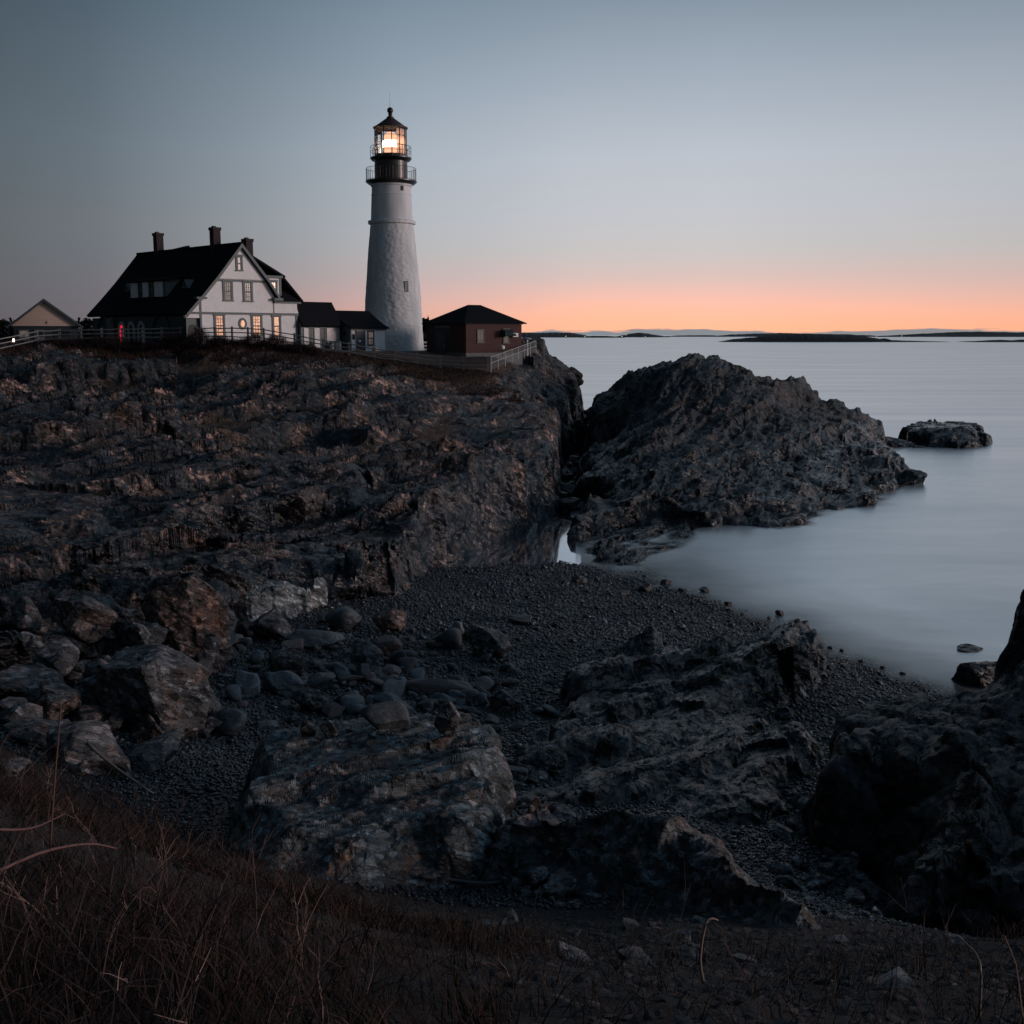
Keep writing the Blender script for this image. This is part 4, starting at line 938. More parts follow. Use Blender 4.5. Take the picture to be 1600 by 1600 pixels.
# the lens: a barrel of glass rings round a bright lamp
zl = tz(225.5)
lens_g = MB().lathe([(.30, zl - 1.15), (.55, zl - .95), (.70, zl - .6), (.78, zl - .2), (.78, zl + .2), (.70, zl + .6), (.55, zl + .95), (.3, zl + 1.15)], 24)
ml, tl = new_mat('lens_glass')
e = tl.n('ShaderNodeEmission', ins={'Color': (1.0, .50, .30, 1), 'Strength': 1.25})
tl.n('ShaderNodeOutputMaterial', ins={0: e.outputs[0]})
ln = TW.put(lens_g, 'lens', ml, smooth_=True)
mlb, tlb = new_mat('lamp_bulb')
tlb.n('ShaderNodeOutputMaterial', ins={0: tlb.n('ShaderNodeEmission', ins={'Color': (1.0, .82, .60, 1), 'Strength': 14.0}).outputs[0]})
TW.put(MB().lathe([(.70, zl - .42), (.80, zl - .22), (.83, zl), (.80, zl + .22), (.70, zl + .42)], 24), 'bullseye', mlb, ln, smooth_=True)
TW.put(MB().lathe([(.5, z0 + .1), (.5, z0 + .25), (.22, z0 + .35), (.22, zl - 1.15)], 16), 'lens_pedestal', M['black'])
# curtain screen closing the landward side of the lantern, lit from inside
sc = MB(); vs = []; fs = []; R = lr - .22
for i in range(15):
    a = math.radians(-38 + 112 * i / 14); vs += [(R * math.cos(a), R * math.sin(a), z0 + .3), (R * math.cos(a), R * math.sin(a), z1 - .15), ((R - .03) * math.cos(a), (R - .03) * math.sin(a), z0 + .3), ((R - .03) * math.cos(a), (R - .03) * math.sin(a), z1 - .15)]
for i in range(14):
    k = 4 * i; fs += [(k, k + 4, k + 5, k + 1), (k + 2, k + 3, k + 7, k + 6), (k + 1, k + 5, k + 7, k + 3), (k, k + 2, k + 6, k + 4)]
msc, tsc = new_mat('translucent_screen')
tsc.n('ShaderNodeOutputMaterial', ins={0: tsc.n('ShaderNodeMixShader', ins={0: .55, 1: tsc.n('ShaderNodeBsdfDiffuse', ins={'Color': (.80, .66, .58, 1)}).outputs[0], 2: tsc.n('ShaderNodeBsdfTranslucent', ins={'Color': (.9, .72, .62, 1)}).outputs[0]}).outputs[0]})
TW.put(sc.add(vs, fs), 'lantern_screen', msc)
pl = bpy.data.lights.new('lantern_light', 'POINT'); pl.energy = 420; pl.color = (1.0, .47, .27); pl.shadow_soft_size = .5
po = bpy.data.objects.new('lantern_light', pl); link(po, TW.root); po.location = (0, 0, zl + .0 - Tb)
ln.visible_shadow = True
# small windows in the tower
def tower_window(px, py, w, h, mats):
    ang = math.radians(20)
    zz = tz(py); r = np.interp(zz, [p[1] for p in prof], [p[0] for p in prof]) if zz < tz(351) else tr_(30.5)
    off = tr_(px - np.interp(py, [168, 553], [609.7, 616.5]))
    a = math.acos(np.clip(off / r, -1, 1)); a = -a              # towards the camera is -y
    cx, cy = r * math.cos(a + ang), r * math.sin(a + ang)
    o = bpy.data.objects.new('window', None)
    nx, ny = math.cos(a + ang), math.sin(a + ang); tx, ty = -ny, nx
    def bx(u0, u1, zb, zt, d0, d1):
        return MB().add([(cx + tx * u + nx * d, cy + ty * u + ny * d, q) for q in (zb, zt) for u, d in ((u0, d0), (u1, d0), (u1, d1), (u0, d1))],
                        [(0, 3, 2, 1), (4, 5, 6, 7), (0, 1, 5, 4), (1, 2, 6, 5), (2, 3, 7, 6), (3, 0, 4, 7)])
    fr_ = bx(-w / 2, w / 2, zz - h / 2, zz + h / 2, -.3, .05)
    f = TW.put(fr_, 'window', M['darktrim'])
    g_ = MB()
    for i in range(2):
        for j in range(4):
            q = bx(-w * .40 + i * w * .34, -w * .40 + i * w * .34 + w * .28, zz - h * .42 + j * h * .22, zz - h * .42 + j * h * .22 + h * .18, .05, .06); g_.add(q.v, q.f)
    TW.put(g_, 'pane', mats, f)
tower_window(638.5, 449, .42, 1.05, M['blind'])
tower_window(631, 297, .26, .45, M['glass'])

# ---------------------------------------------------------------- brick building
BK = Loc('brick_building', -4.2, 104.0, 9.9, 35, label='low red brick building with black hipped roof at the cliff end', cat='building')
BK.put(MB().box(0, 6.23, 0, 7.0, 10.55, 13.15), 'wall', M['brick'])
BK.put(MB().box(-.06, 6.29, -.06, 7.06, 9.4, 10.548), 'stone_base', M['stone'])
BK.put(MB().box(-.1, 6.33, -.1, 7.1, 13.155, 13.27), 'cornice', M['trim'])
rr = MB().add([(-.35, -.35, 13.28), (6.6, -.35, 13.28), (6.6, 7.35, 13.28), (-.35, 7.35, 13.28), (2.5, 3.5, 15.0), (3.9, 3.5, 15.0), (-.35, -.35, 13.2), (6.6, -.35, 13.2), (6.6, 7.35, 13.2), (-.35, 7.35, 13.2)],
    [(0, 1, 5, 4), (1, 2, 5), (2, 3, 4, 5), (3, 0, 4), (6, 9, 8, 7), (0, 6, 7, 1), (1, 7, 8, 2), (2, 8, 9, 3), (3, 9, 6, 0)])
BK.put(rr, 'roof', M['roof'])
window(BK, 1.2, 1.98, 11.5, 12.62, 0, M['litdim'], 4, 6, .05, .03, trim=M['stone'], split=False)
window(BK, 4.1, 4.8, 11.45, 12.72, 0, M['litdim'], 4, 6, .05, .03, trim=M['stone'], split=False)
hd = BK.put(MB().slab([(3.9, -.02, 12.7), (5.15, -.02, 12.7), (5.15, -.75, 12.12), (3.9, -.75, 12.12)], .05).box(3.9, 3.94, -.72, 0, 12.0, 12.6), 'window_hood', M['darktrim'])
BK.put(MB().box(4.9, 5.5, -.5, -.02, 12.0, 12.35), 'air_conditioner', M['galv'], hd)
BK.put(MB().box(-.05, -.001, 2.4, 5.45, 10.2, 13.05), 'door_recess', M['darktrim'])
dd = BK.put(MB().box(-.12, -.052, 3.3, 4.9, 10.2, 12.3), 'door', M['doorp'])
BK.put(MB().box(-.15, -.12, 3.5, 3.6, 11.1, 11.3), 'handle', M['galv'], dd)
BK.put(MB().box(-.14, -.051, 2.5, 5.3, 12.85, 13.02), 'lintel', M['stone'])

# ---------------------------------------------------------------- garage at the far left
GA = Loc('garage', -51.1, 125.0, 10.2, 21, label='small cream gabled garage with green trim at the far left behind the fence', cat='garage')
GA.put(MB().box(-3.2, 3.3, .1, 7, 10.0, 13.15), 'wall', M['darktrim'])
GA.put(MB().prism([(-3.45, 13.15), (3.5, 13.15), (0.02, 15.85)], 0.0, 6.9), 'gable', M['cream_siding'])
gr = MB()
gr.slab([(0, -.4, 16.1), (0, 7.3, 16.1), (-3.85, 7.3, 13.12), (-3.85, -.4, 13.12)], .14); gr.slab([(0.005, -.4, 16.1), (.005, 7.3, 16.1), (3.9, 7.3, 13.1), (3.9, -.4, 13.1)], .14)
GA.put(gr, 'roof', M['roof'])
GA.put(MB().prism([(0, 16.08), (-3.85, 13.1), (-3.85, 12.9), (0, 15.8)], -.46, -.401).prism([(0, 16.08), (3.9, 13.08), (3.9, 12.88), (0, 15.8)], -.46, -.401), 'bargeboard', M['trim'])
GA.put(MB().box(.12, .2, -.06, -.001, 13.4, 13.65), 'wall_lamp', M['black'])
for a, b in ((-2.75, -1.65), (-1.15, -.15), (.9, 2.6)):
    d_ = GA.put(MB().box(a, b, 0.02, .099, 10.0, 12.75), 'door', M['stone' if a < 0 else 'doorp'])
    GA.put(MB().box(a + .12, b - .12, 0.0, .018, 12.0, 12.6), 'pane', M['litdim' if a < -2 else 'glass'], d_)

# ---------------------------------------------------------------- fences
def ground(x, y): return float(land(np.array([x]), np.array([y]))[0][0])
posts = [(-45, 541, 84), (-5, 529, 88), (58, 516, 96), (92, 514.5, 97), (126, 513.5, 97), (158, 513, 97), (191, 512.5, 97), (222, 512, 97), (252, 511.5, 97), (282, 511, 97), (307, 511, 97), (335, 510.5, 97), (362, 510.5, 97), (387, 511.5, 97), (412, 513, 97), (460, 521, 97), (504, 530, 97), (545, 535, 97), (584, 543, 97), (616, 547, 97), (652, 552, 97), (688, 556, 97), (724, 558, 96.5), (762, 558, 96)]
fx, fy, _z = P(400, 540, 97)
FE = empty('timber_fence', (fx, fy, 11.0)); tag(FE, 'long weathered timber post and rail fence along the cliff top', 'fence')
def rel(p, o): return tuple(np.array(p, float) - np.array(o, float))
fo = (fx, fy, 11.0); tops = [P(*q) for q in posts]
rnd = random.Random(4)
for p in tops:
    w = .075; lx, ly = rnd.uniform(-.03, .03), rnd.uniform(-.03, .03)
    mbp = MB().add([rel((p[0] + a * w + (lx if zz else 0), p[1] + b * w + (ly if zz else 0), p[2] + .03 if zz else p[2] - 1.75), fo) for zz in (0, 1) for a, b in ((-1, -1), (1, -1), (1, 1), (-1, 1))],
        [(0, 3, 2, 1), (4, 5, 6, 7), (0, 1, 5, 4), (1, 2, 6, 5), (2, 3, 7, 6), (3, 0, 4, 7)])
    mbp.build('post', M['wood'], FE)
for p, q in zip(tops, tops[1:]):
    for k, d in enumerate((.10, .45, .80)):
        a = np.array(p) - (0, .09, d + rnd.uniform(-.02, .02)); b = np.array(q) - (0, .09, d + rnd.uniform(-.02, .02))
        m_ = (a + b) / 2 - (0, 0, rnd.uniform(0, .04))
        MB().tube([rel(a, fo), rel(m_, fo), rel(b, fo)], .052, 6).build('rail', M['wood'], FE)
r0p, r1p = P(767, 558, 96), P(837.5, 532.5, 113)
RA = empty('metal_railing', tuple(r0p)); tag(RA, 'pale metal railing with wire infill climbing to the cliff corner', 'railing')
nps = 8
pts = [r0p + (r1p - r0p) * i / (nps - 1) for i in range(nps)]
for p in pts: MB().tube([rel(p, r0p), rel(p - (0, 0, 1.3), r0p)], .035, 6).build('post', M['galv'], RA)
for d in (0, .5): MB().tube([rel(p - (0, 0, d), r0p) for p in pts], .032, 6).build('rail', M['galv'], RA)
wi = MB()
for i in range(90):
    p = r0p + (r1p - r0p) * i / 89; wi.tube([rel(p, r0p), rel(p - (0, 0, 1.1), r0p)], .006, 3)
for i in range(1, 9):
    wi.tube([rel(r0p - (0, 0, .12 * i), r0p), rel(r1p - (0, 0, .12 * i), r0p)], .005, 3)
wi.build('wire_mesh', M['galv'], RA)

# small fittings on the headland
def pole_light():
    p = P(823.5, 548, 112); o = empty('lamp_post', tuple(p)); tag(o, 'short pale lamp post with flat hood at the cliff end', 'lamp post')
    MB().lathe([(.13, -.5), (.11, .9), (.11, 1.05)], 10).build('pole', M['galv'], o)
    MB().lathe([(.12, 1.05), (.42, 1.12), (.44, 1.2), (.1, 1.3)], 14).build('lamp_hood', M['galv'], o)
pole_light()
p = P(785, 552, 101.5); o = empty('path_light', tuple(p)); tag(o, 'small pale path light on black stem before the brick wall', 'path light')
MB().lathe([(.06, -.3), (.06, .35)], 8).build('stem', M['black'], o); MB().lathe([(.1, .35), (.2, .4), (.22, .62), (.12, .7)], 12).build('lamp_head', M['white'], o)
p = P(585, 551, 101); o = empty('floodlight', tuple(p)); tag(o, 'small black floodlight with warm face beyond the fence', 'floodlight')
MB().box(-.16, .1, -.1, .12, .1, .45).box(-.04, .0, -.02, .02, -.5, .1).build('housing', M['black'], o)
MB().box(.1, .30, -.06, .1, .14, .42).build('reflector', M['cream_siding'], o)
p = P(21.5, 536, 90); o = empty('path_light', tuple(p)); tag(o, 'tiny glowing light low behind the far left rails', 'path light')
MB().lathe([(.04, -.5), (.04, .1)], 8).build('stem', M['black'], o); MB().lathe([(.05, .1), (.07, .14), (.07, .24), (.05, .34)], 12).build('lamp_head', M['lamp'], o)
p = P(124.5, 516, 110); o = empty('notice_sign', tuple(p)); tag(o, 'small blank white sign board right of the garage', 'sign')
MB().box(-.12, .12, -.03, .03, -.15, .3).build('sign_board', M['white'], o); MB().box(-.03, .03, .031, .08, -1.2, .28).build('post', M['wood'], o)
p = P(666, 551, 121); o = empty('white_railing', tuple(p)); tag(o, 'white slatted barrier glimpsed between tower and brick building', 'barrier')
for k in range(3): MB().box(-.5, .5, -.03, .03, .25 + k * .37, .43 + k * .37).build('rail', M['white'], o)
MB().box(-.55, -.45, -.05, -.031, -.2, 1.3).box(.45, .55, -.05, -.031, -.2, 1.3).build('post', M['white'], o)

# ---------------------------------------------------------------- islands on the horizon
def isl_mat(name, c):
    return simple(name, c, .95, var=.3, scale=.05)
mi1 = isl_mat('island_scrub', (.022, .026, .030)); mi2 = isl_mat('hazed_wooded_shore', (.06, .066, .072))  # distance haze put into the colour: far shores greyer than near scrub
def island(label, base_y, prof, depth, mat, rough, seed):
    D_ = CZ * F / (base_y - 523) * .99
    xs = np.array([q[0] for q in prof], float); ts = np.array([q[1] for q in prof], float)
    n = int(max(60, (xs[-1] - xs[0]) * 2.5)); m = 11
    u = np.linspace(xs[0], xs[-1], n); top = np.interp(u, xs, ts)
    X = (u - 800) / F * D_ * 1.0; Zt = CZ - (top - 523) / F * D_
    Zt = Zt + rough * (fbm(u / 2.2, u * 0, seed, 4, .7) + .5 * fbm(u / 9, u * 0, seed + 9, 2)) * np.clip(Zt / 4, 0, 1)
    v = []; 
    for j in range(m):
        t = j / (m - 1) * 2 - 1
        w = (1 - t * t) ** .6
        y = D_ + depth * (t + 1) * .5 * (1 + .0 * u)
        z = np.maximum(Zt, .2) * w + rough * .5 * fbm(u / 2, u * 0 + j * 3.1, seed + j, 3) * w - (.6 if j in (0, m - 1) else 0)
        v.append(np.stack([X * (1 + .5 * depth * (t + 1) * .5 / D_), np.full(n, 0.) + y, z], 1))
    v = np.concatenate(v)
    i, j = np.meshgrid(np.arange(n - 1), np.arange(m - 1)); a = (j * n + i).ravel()
    f = np.stack([a, a + 1, a + n + 1, a + n], 1)
    loc = (X.mean(), D_, 0)
    o = mesh_np('island', v, f, mat, loc=loc)
    tag(o, label, 'island')
island('nearest long low dark island with a thin tail to the right', 534.2, [(1130, 533.8), (1150, 530), (1185, 527), (1200, 524.5), (1260, 521.5), (1300, 523), (1345, 525), (1372, 528), (1379, 530.5), (1386, 528.8), (1396, 531.5), (1440, 533), (1482, 534)], 160, mi1, .8, 61)
island('low dark island cut by the right edge of the view', 534.4, [(1510, 534.2), (1535, 533), (1570, 531), (1585, 532), (1620, 530), (1700, 528), (1800, 533)], 150, mi1, .6, 62)
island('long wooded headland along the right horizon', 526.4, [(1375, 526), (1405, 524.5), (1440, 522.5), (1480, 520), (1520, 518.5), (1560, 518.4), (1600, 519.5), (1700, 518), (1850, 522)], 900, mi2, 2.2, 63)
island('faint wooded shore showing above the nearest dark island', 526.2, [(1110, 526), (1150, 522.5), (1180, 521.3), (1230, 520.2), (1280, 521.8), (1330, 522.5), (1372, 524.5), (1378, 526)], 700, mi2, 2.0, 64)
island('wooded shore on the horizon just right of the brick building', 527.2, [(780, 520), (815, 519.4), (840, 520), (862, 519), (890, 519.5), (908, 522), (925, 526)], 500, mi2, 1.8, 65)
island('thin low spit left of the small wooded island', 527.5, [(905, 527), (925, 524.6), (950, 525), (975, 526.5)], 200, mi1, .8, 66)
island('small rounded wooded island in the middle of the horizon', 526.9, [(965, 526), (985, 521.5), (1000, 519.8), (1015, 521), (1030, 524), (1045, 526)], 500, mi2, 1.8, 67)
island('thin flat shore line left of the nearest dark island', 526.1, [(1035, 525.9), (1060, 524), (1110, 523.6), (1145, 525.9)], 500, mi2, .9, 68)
for i, (px_, py_) in enumerate(((884, 525.7), (914, 526.2), (972, 525.6), (978, 523.2), (1008.5, 525.6), (1370, 525.4), (1409, 525.0))):
    D_ = 4700; q = P(px_, py_, D_)
    rr_ = .6
    o = MB().lathe([(rr_ * math.cos(math.pi * k / 6 - math.pi / 2) + .01, rr_ * math.sin(math.pi * k / 6 - math.pi / 2)) for k in range(7)], 10).build('harbour_light', M['lamp']); o.location = tuple(q)
    tag(o, 'tiny pin of light on the far shore', 'light', 'lights along the far shore')

# ================================================================== stones, plants, litter
def gsample(x, y):
    """height of the built terrain grid"""
    x = np.asarray(x, float); y = np.asarray(y, float)
    j = np.interp(x / np.maximum(y, .1), aa, np.arange(NC)); i = np.interp(y, yy, np.arange(NR))
    j0 = np.clip(j.astype(int), 0, NC - 2); i0 = np.clip(i.astype(int), 0, NR - 2); fj = j - j0; fi = i - i0
    return (BZ[i0, j0] * (1 - fi) + BZ[i0 + 1, j0] * fi) * (1 - fj) + (BZ[i0, j0 + 1] * (1 - fi) + BZ[i0 + 1, j0 + 1] * fi) * fj
def gregion(x, y):
    j = np.interp(x / np.maximum(y, .1), aa, np.arange(NC)); i = np.interp(y, yy, np.arange(NR))
    return BR[np.round(i).astype(int), np.round(j).astype(int)]
YS = np.exp(np.linspace(math.log(3), math.log(150), 900))
def hit(px, py):
    """where the sight line through a photo pixel first meets the ground"""
    d = ray(px, py); t = YS / d[1]; X = d[0] * t; Z = CZ + d[2] * t
    g_ = np.maximum(gsample(X, YS), 0.0); k = np.argmax(Z <= g_)
    return np.array([X[k], YS[k], g_[k]])

def n3(v, f, s):
    x, y, z = (v * f).T
    return (vnoise(x + z * .7 + s, y - z * .4, s) + vnoise(y + x * .3 - s, z + 5.1, s + 1) + vnoise(z - y * .3, x * .9 + 2.2, s + 2)) / 3
_ico = {}
def ico(sub):
    if sub in _ico: return _ico[sub]
    import bmesh
    bm = bmesh.new(); bmesh.ops.create_icosphere(bm, subdivisions=sub, radius=1.0)
    v = np.array([q.co[:] for q in bm.verts]); f = np.array([[q.index for q in p.verts] for p in bm.faces]); bm.free()
    _ico[sub] = (v, f); return v, f
def rock_shape(seed, sub=4, nplanes=9, soft=.08, rough=.04, strata=0.0, planes=None):
    r = np.random.RandomState(seed); v, f = ico(sub)
    pn = r.normal(size=(nplanes, 3)); pn /= np.linalg.norm(pn, axis=1)[:, None]
    pn = np.concatenate([pn, -pn[:4] + r.normal(size=(4, 3)) * .25]); pn /= np.linalg.norm(pn, axis=1)[:, None]
    pd = r.uniform(.55, .95, len(pn))
    if planes is not None:
        pn = np.array([q[:3] for q in planes], float); pn /= np.linalg.norm(pn, axis=1)[:, None]; pd = np.array([q[3] for q in planes], float)
    c = v @ pn.T
    rad = np.where(c > .05, pd / np.maximum(c, .05), 9)
    rad = np.concatenate([rad, np.full((len(v), 1), 1.15)], 1)
    k = 1 / soft; m = -np.log(np.exp(-k * (rad - rad.min(1)[:, None])).sum(1)) / k + rad.min(1)
    p = v * m[:, None]
    if strata:
        ax = r.normal(size=3); ax /= np.linalg.norm(ax); q = p @ ax / .22 + n3(p, 1.1, seed) * 2.4
        st_ = hsh(np.floor(q), np.floor(p[:, 0] * 1.3 + p[:, 1]), seed) - .5
        p = p + v * (strata * st_)[:, None]
    p = p + v * (rough * (n3(p, 2.2, seed) * 1.4 + .6 * n3(p, 6, seed + 3) + .35 * n3(p, 14, seed + 7)))[:, None]
    return p, f
def stone_mat(name, dark, mid, warm, rough=.55, scale=3.0, wet=1.1):
    m, t = new_mat(name)
    tc = t.n('ShaderNodeTexCoord'); oi = t.n('ShaderNodeObjectInfo')
    pos = t.n('ShaderNodeNewGeometry').outputs['Position']
    n1 = t.n('ShaderNodeTexNoise', ins={'Vector': t.n('ShaderNodeMapping', ins={'Vector': tc.outputs['Object'], 'Scale': (1, 1, 4)}).outputs[0], 'Scale': scale, 'Detail': 8.0, 'Roughness': .7, 'Distortion': .5}).outputs[0]
    n2 = t.n('ShaderNodeTexNoise', ins={'Vector': pos, 'Scale': 9.0, 'Detail': 6.0, 'Roughness': .7}).outputs[0]
    rnd_ = t.m('FRACT', t.m('MULTIPLY', oi.outputs['Random'], 7.31))
    c = t.mix(t.ramp(n1, [(.3, 0), (.7, 1)]), dark, mid)
    c = t.mix(t.m('MULTIPLY', t.ramp(oi.outputs['Random'], [(.72, 0), (.80, 1)], 'LINEAR'), t.ramp(n2, [(.3, .5), (.6, 1)])), c, warm)
    c = t.mix(1.0, c, t.ramp(rnd_, [(0, .45), (1, 1.25)]), 'MULTIPLY')
    b = t.n('ShaderNodeBsdfPrincipled', ins={'Base Color': c, 'Roughness': t.mix(n2, (rough - .12,) * 3, (rough + .15,) * 3)})
    bp = t.n('ShaderNodeBump', ins={'Strength': .8, 'Distance': .03, 'Height': t.m('ADD', n1, n2)})
    t.link(bp.outputs[0], b.inputs['Normal'])
    t.n('ShaderNodeOutputMaterial', ins={0: b.outputs[0]})
    return m
M['cobble'] = stone_mat('sea_worn_stone', (.032, .040, .048), (.14, .158, .172), (.12, .072, .062))
M['block'] = rock_mat('boulder_rock', (.035, .038, .044), (.21, .20, .20), (.34, .20, .15), 2.2, 45, .9, .4, warmth=.6)
M['redblock'] = rock_mat('rusty_boulder_rock', (.05, .035, .032), (.27, .19, .16), (.46, .20, .12), 2.6, 65, .9, .5, warmth=.75)
M['seastone'] = stone_mat('wet_dark_stone', (.010, .012, .015), (.035, .038, .042), (.06, .03, .025), .3)

MESH = {}
def stone_mesh(kind, i):
    key = (kind, i)
    if key in MESH: return MESH[key]
    if kind == 'round': v, f = rock_shape(100 + i, 3, 8, .22, .05)
    elif kind == 'angular': v, f = rock_shape(300 + i, 4, 10, .018, .06, .05)
    else: v, f = rock_shape(500 + i, 3, 7, .09, .08)
    me = bpy.data.meshes.new('stone'); me.from_pydata(v.tolist(), [], f.tolist()); me.update()
    for p_ in me.polygons: p_.use_smooth = kind != 'angular'
    MESH[key] = me; return me
def stone(name, pos, size, rot, mat, kind, i):
    me = stone_mesh(kind, i)
    if not me.materials: me.materials.append(mat)
    o = bpy.data.objects.new(name, me); link(o)
    if o.material_slots[0].material is not mat: o.material_slots[0].link = 'OBJECT'; o.material_slots[0].material = mat
    o.location = tuple(map(float, pos)); o.scale = tuple(map(float, size)); o.rotation_euler = tuple(map(float, rot)); return o

# the large boulders one can point at: px, py of the foot, width and height in photo pixels
def big(px, py, w, h, seed, mat, label, cat='boulder', np_=9, soft=.05, strata=.05, rot=(0, 0, 0), depth=.8, sub=5, sink=.25, Y=None, planes=None):
    g_ = hit(px, py) if Y is None else P(px, py, Y)
    s_ = np.linalg.norm(g_ - np.array([0, 0, CZ])) / F
    W2, H2 = w * s_ / 2, h * s_ / 2
    v, f = rock_shape(seed, sub, np_, soft, .06, strata, planes)
    R = np.array(Matrix.Rotation(rot[2], 3, 'Z') @ Matrix.Rotation(rot[1], 3, 'Y') @ Matrix.Rotation(rot[0], 3, 'X'))
    v = v @ R.T
    v = v / np.abs(v).max(0)
    v = v * (W2, W2 * depth, H2 * (1 + sink))
    c = np.array([g_[0], g_[1] + W2 * depth * .5, g_[2] + H2 * (1 - sink)])
    o = mesh_np(cat.replace(' ', '_'), v, f, mat, loc=(0, 0, 0)); o.location = tuple(c); tag(o, label, cat)
    return o
big(275, 1040, 150, 140, 11, M['redblock'], 'upright rusty orange boulder with ragged top at the left beach edge', depth=.8, soft=.03, strata=.12, planes=((.75, -.65, .15, .55), (-.75, -.6, -.25, .42), (-.35, .1, .9, .75), (.5, .3, .8, .85), (-.8, .6, .2, .6), (.5, .85, 0, .7), (0, -.2, -1, .9), (.1, -.95, .35, .62)))
big(215, 1150, 175, 140, 21, M['block'], 'huge dark block with pale right face below the rusty upright boulder', depth=.9, soft=.02, strata=.05, planes=((.82, -.5, .1, .62), (-.35, -.9, -.28, .40), (-.15, -.05, 1, .55), (.4, .1, .9, .66), (-.95, .1, .3, .85), (.2, 1, 0, .7), (.5, -.6, -.6, .75), (0, 0, -1, .8)))
big(232, 1178, 42, 56, 31, M['redblock'], 'small pinkish split boulder at the foot of the huge dark block', rot=(.2, .1, .3))
big(310, 1050, 70, 60, 35, M['block'], 'pale cracked boulder leaning on the rusty upright boulder', rot=(.1, .4, .9))
big(422, 1000, 76, 42, 41, M['block'], 'pale squared boulder with a cracked face near the white ledges', rot=(.0, .2, .5), np_=7, soft=.03)
big(447, 1058, 58, 42, 51, M['block'], 'wedge shaped tan boulder among the left cobbles', rot=(.3, .5, 0), np_=6, soft=.03)
big(537, 986, 60, 34, 61, M['cobble'], 'smooth egg shaped grey boulder alone on the upper shingle', np_=6, soft=.25, strata=0)
big(612, 988, 60, 34, 71, M['redblock'], 'reddish grey rough boulder right of the egg shaped one', rot=(.2, 0, .4))
big(350, 1150, 64, 36, 81, M['cobble'], 'flat topped dark green grey boulder beside the pale outcrop', np_=7, soft=.08, strata=0)
big(816, 977, 46, 16, 91, M['cobble'], 'thin flat slab lying alone on the open shingle', np_=7, soft=.06, strata=0)
big(768, 1030, 76, 46, 101, M['block'], 'large fissured grey boulder with rusty right end in mid beach', rot=(.2, .1, .2), np_=8)
big(702, 1013, 46, 32, 111, M['cobble'], 'grey humped boulder left of the fissured one', np_=7, soft=.1, strata=0)
big(747, 1003, 52, 26, 121, M['redblock'], 'low reddish boulder behind the fissured one', rot=(0, .2, .3))
big(560, 1046, 76, 40, 131, M['block'], 'long striped brownish boulder in the cobble field', rot=(.1, .1, .2), soft=.08)
big(598, 1026, 58, 26, 141, M['cobble'], 'elongated grey boulder with a tan tip above the striped one', np_=7, soft=.08, strata=0)
big(490, 1014, 84, 30, 151, M['cobble'], 'long low dark boulder at the top of the cobble field', np_=7, soft=.08, strata=0)
big(685, 1086, 108, 26, 161, M['cobble'], 'long thin tilted slab in the middle of the cobble field', np_=7, soft=.05, strata=0, rot=(0, .12, .1), depth=.45)
big(788, 1112, 54, 34, 171, M['block'], 'dark boulder with a pale lit end at right of the cobble field', rot=(.2, .3, .1), np_=7, soft=.04)
big(700, 1152, 44, 54, 181, M['block'], 'tall pale greenish boulder standing behind the pale outcrop', rot=(.1, .2, .3))
big(602, 1142, 76, 38, 191, M['cobble'], 'broad dark boulder just behind the pale outcrop', np_=7, soft=.06, strata=0)
big(485, 1112, 62, 38, 201, M['block'], 'olive brown boulder with flat sloping face left of the broad dark boulder', np_=7, soft=.04)
big(545, 1106, 50, 24, 211, M['cobble'], 'pale flat cobble boulder between the olive boulder and the slabs', np_=7, soft=.1, strata=0)
big(480, 1152, 26, 24, 221, M['redblock'], 'small orange boulder at the top edge of the pale outcrop')
big(512, 1150, 30, 26, 231, M['redblock'], 'small banded orange boulder beside its smaller orange twin')
big(890, 596, 46, 24, 241, M['isle'], 'dark flat block perched on the seaward cliff edge of the gorge', Y=121, np_=7, sink=.5)
big(1425, 757, 60, 22, 261, M['isle'], 'outermost black rock off the right tip of the islet', cat='sea rock', sink=.5, depth=.6, soft=.03, strata=.06)
big(1385, 700, 90, 20, 262, M['isle'], 'low reef stretching behind the islet towards the lone sea rock', cat='sea rock', sink=.5, depth=.5, Y=124)
big(1520, 1018, 44, 6, 271, M['mid'], 'flat wet rock awash above the layered slab at the right shore', cat='sea rock', sink=.5)
big(1530, 1072, 70, 34, 281, M['mid'], 'layered wet slab awash below the right hand crag', cat='sea rock', sink=.4, rot=(.2, .3, .2), strata=.05, soft=.03)
big(1228, 1128, 36, 20, 291, M['block'], 'tan wedge stone in the pebbled gap below the wet ledges')
big(905, 912, 26, 13, 301, M['block'], 'brown boulder at the top edge of the beach near the pool')
big(1240, 1068, 60, 60, 302, M['mid'], 'wet pillar with a copper lit face at the beach end of the layered ledges', depth=.6, strata=.05, soft=.02, planes=((.7, -.7, .1, .5), (-.8, -.5, 0, .5), (-.3, .3, .9, .8), (.6, .7, .2, .6), (0, 0, -1, .8), (-.6, .8, 0, .6)))

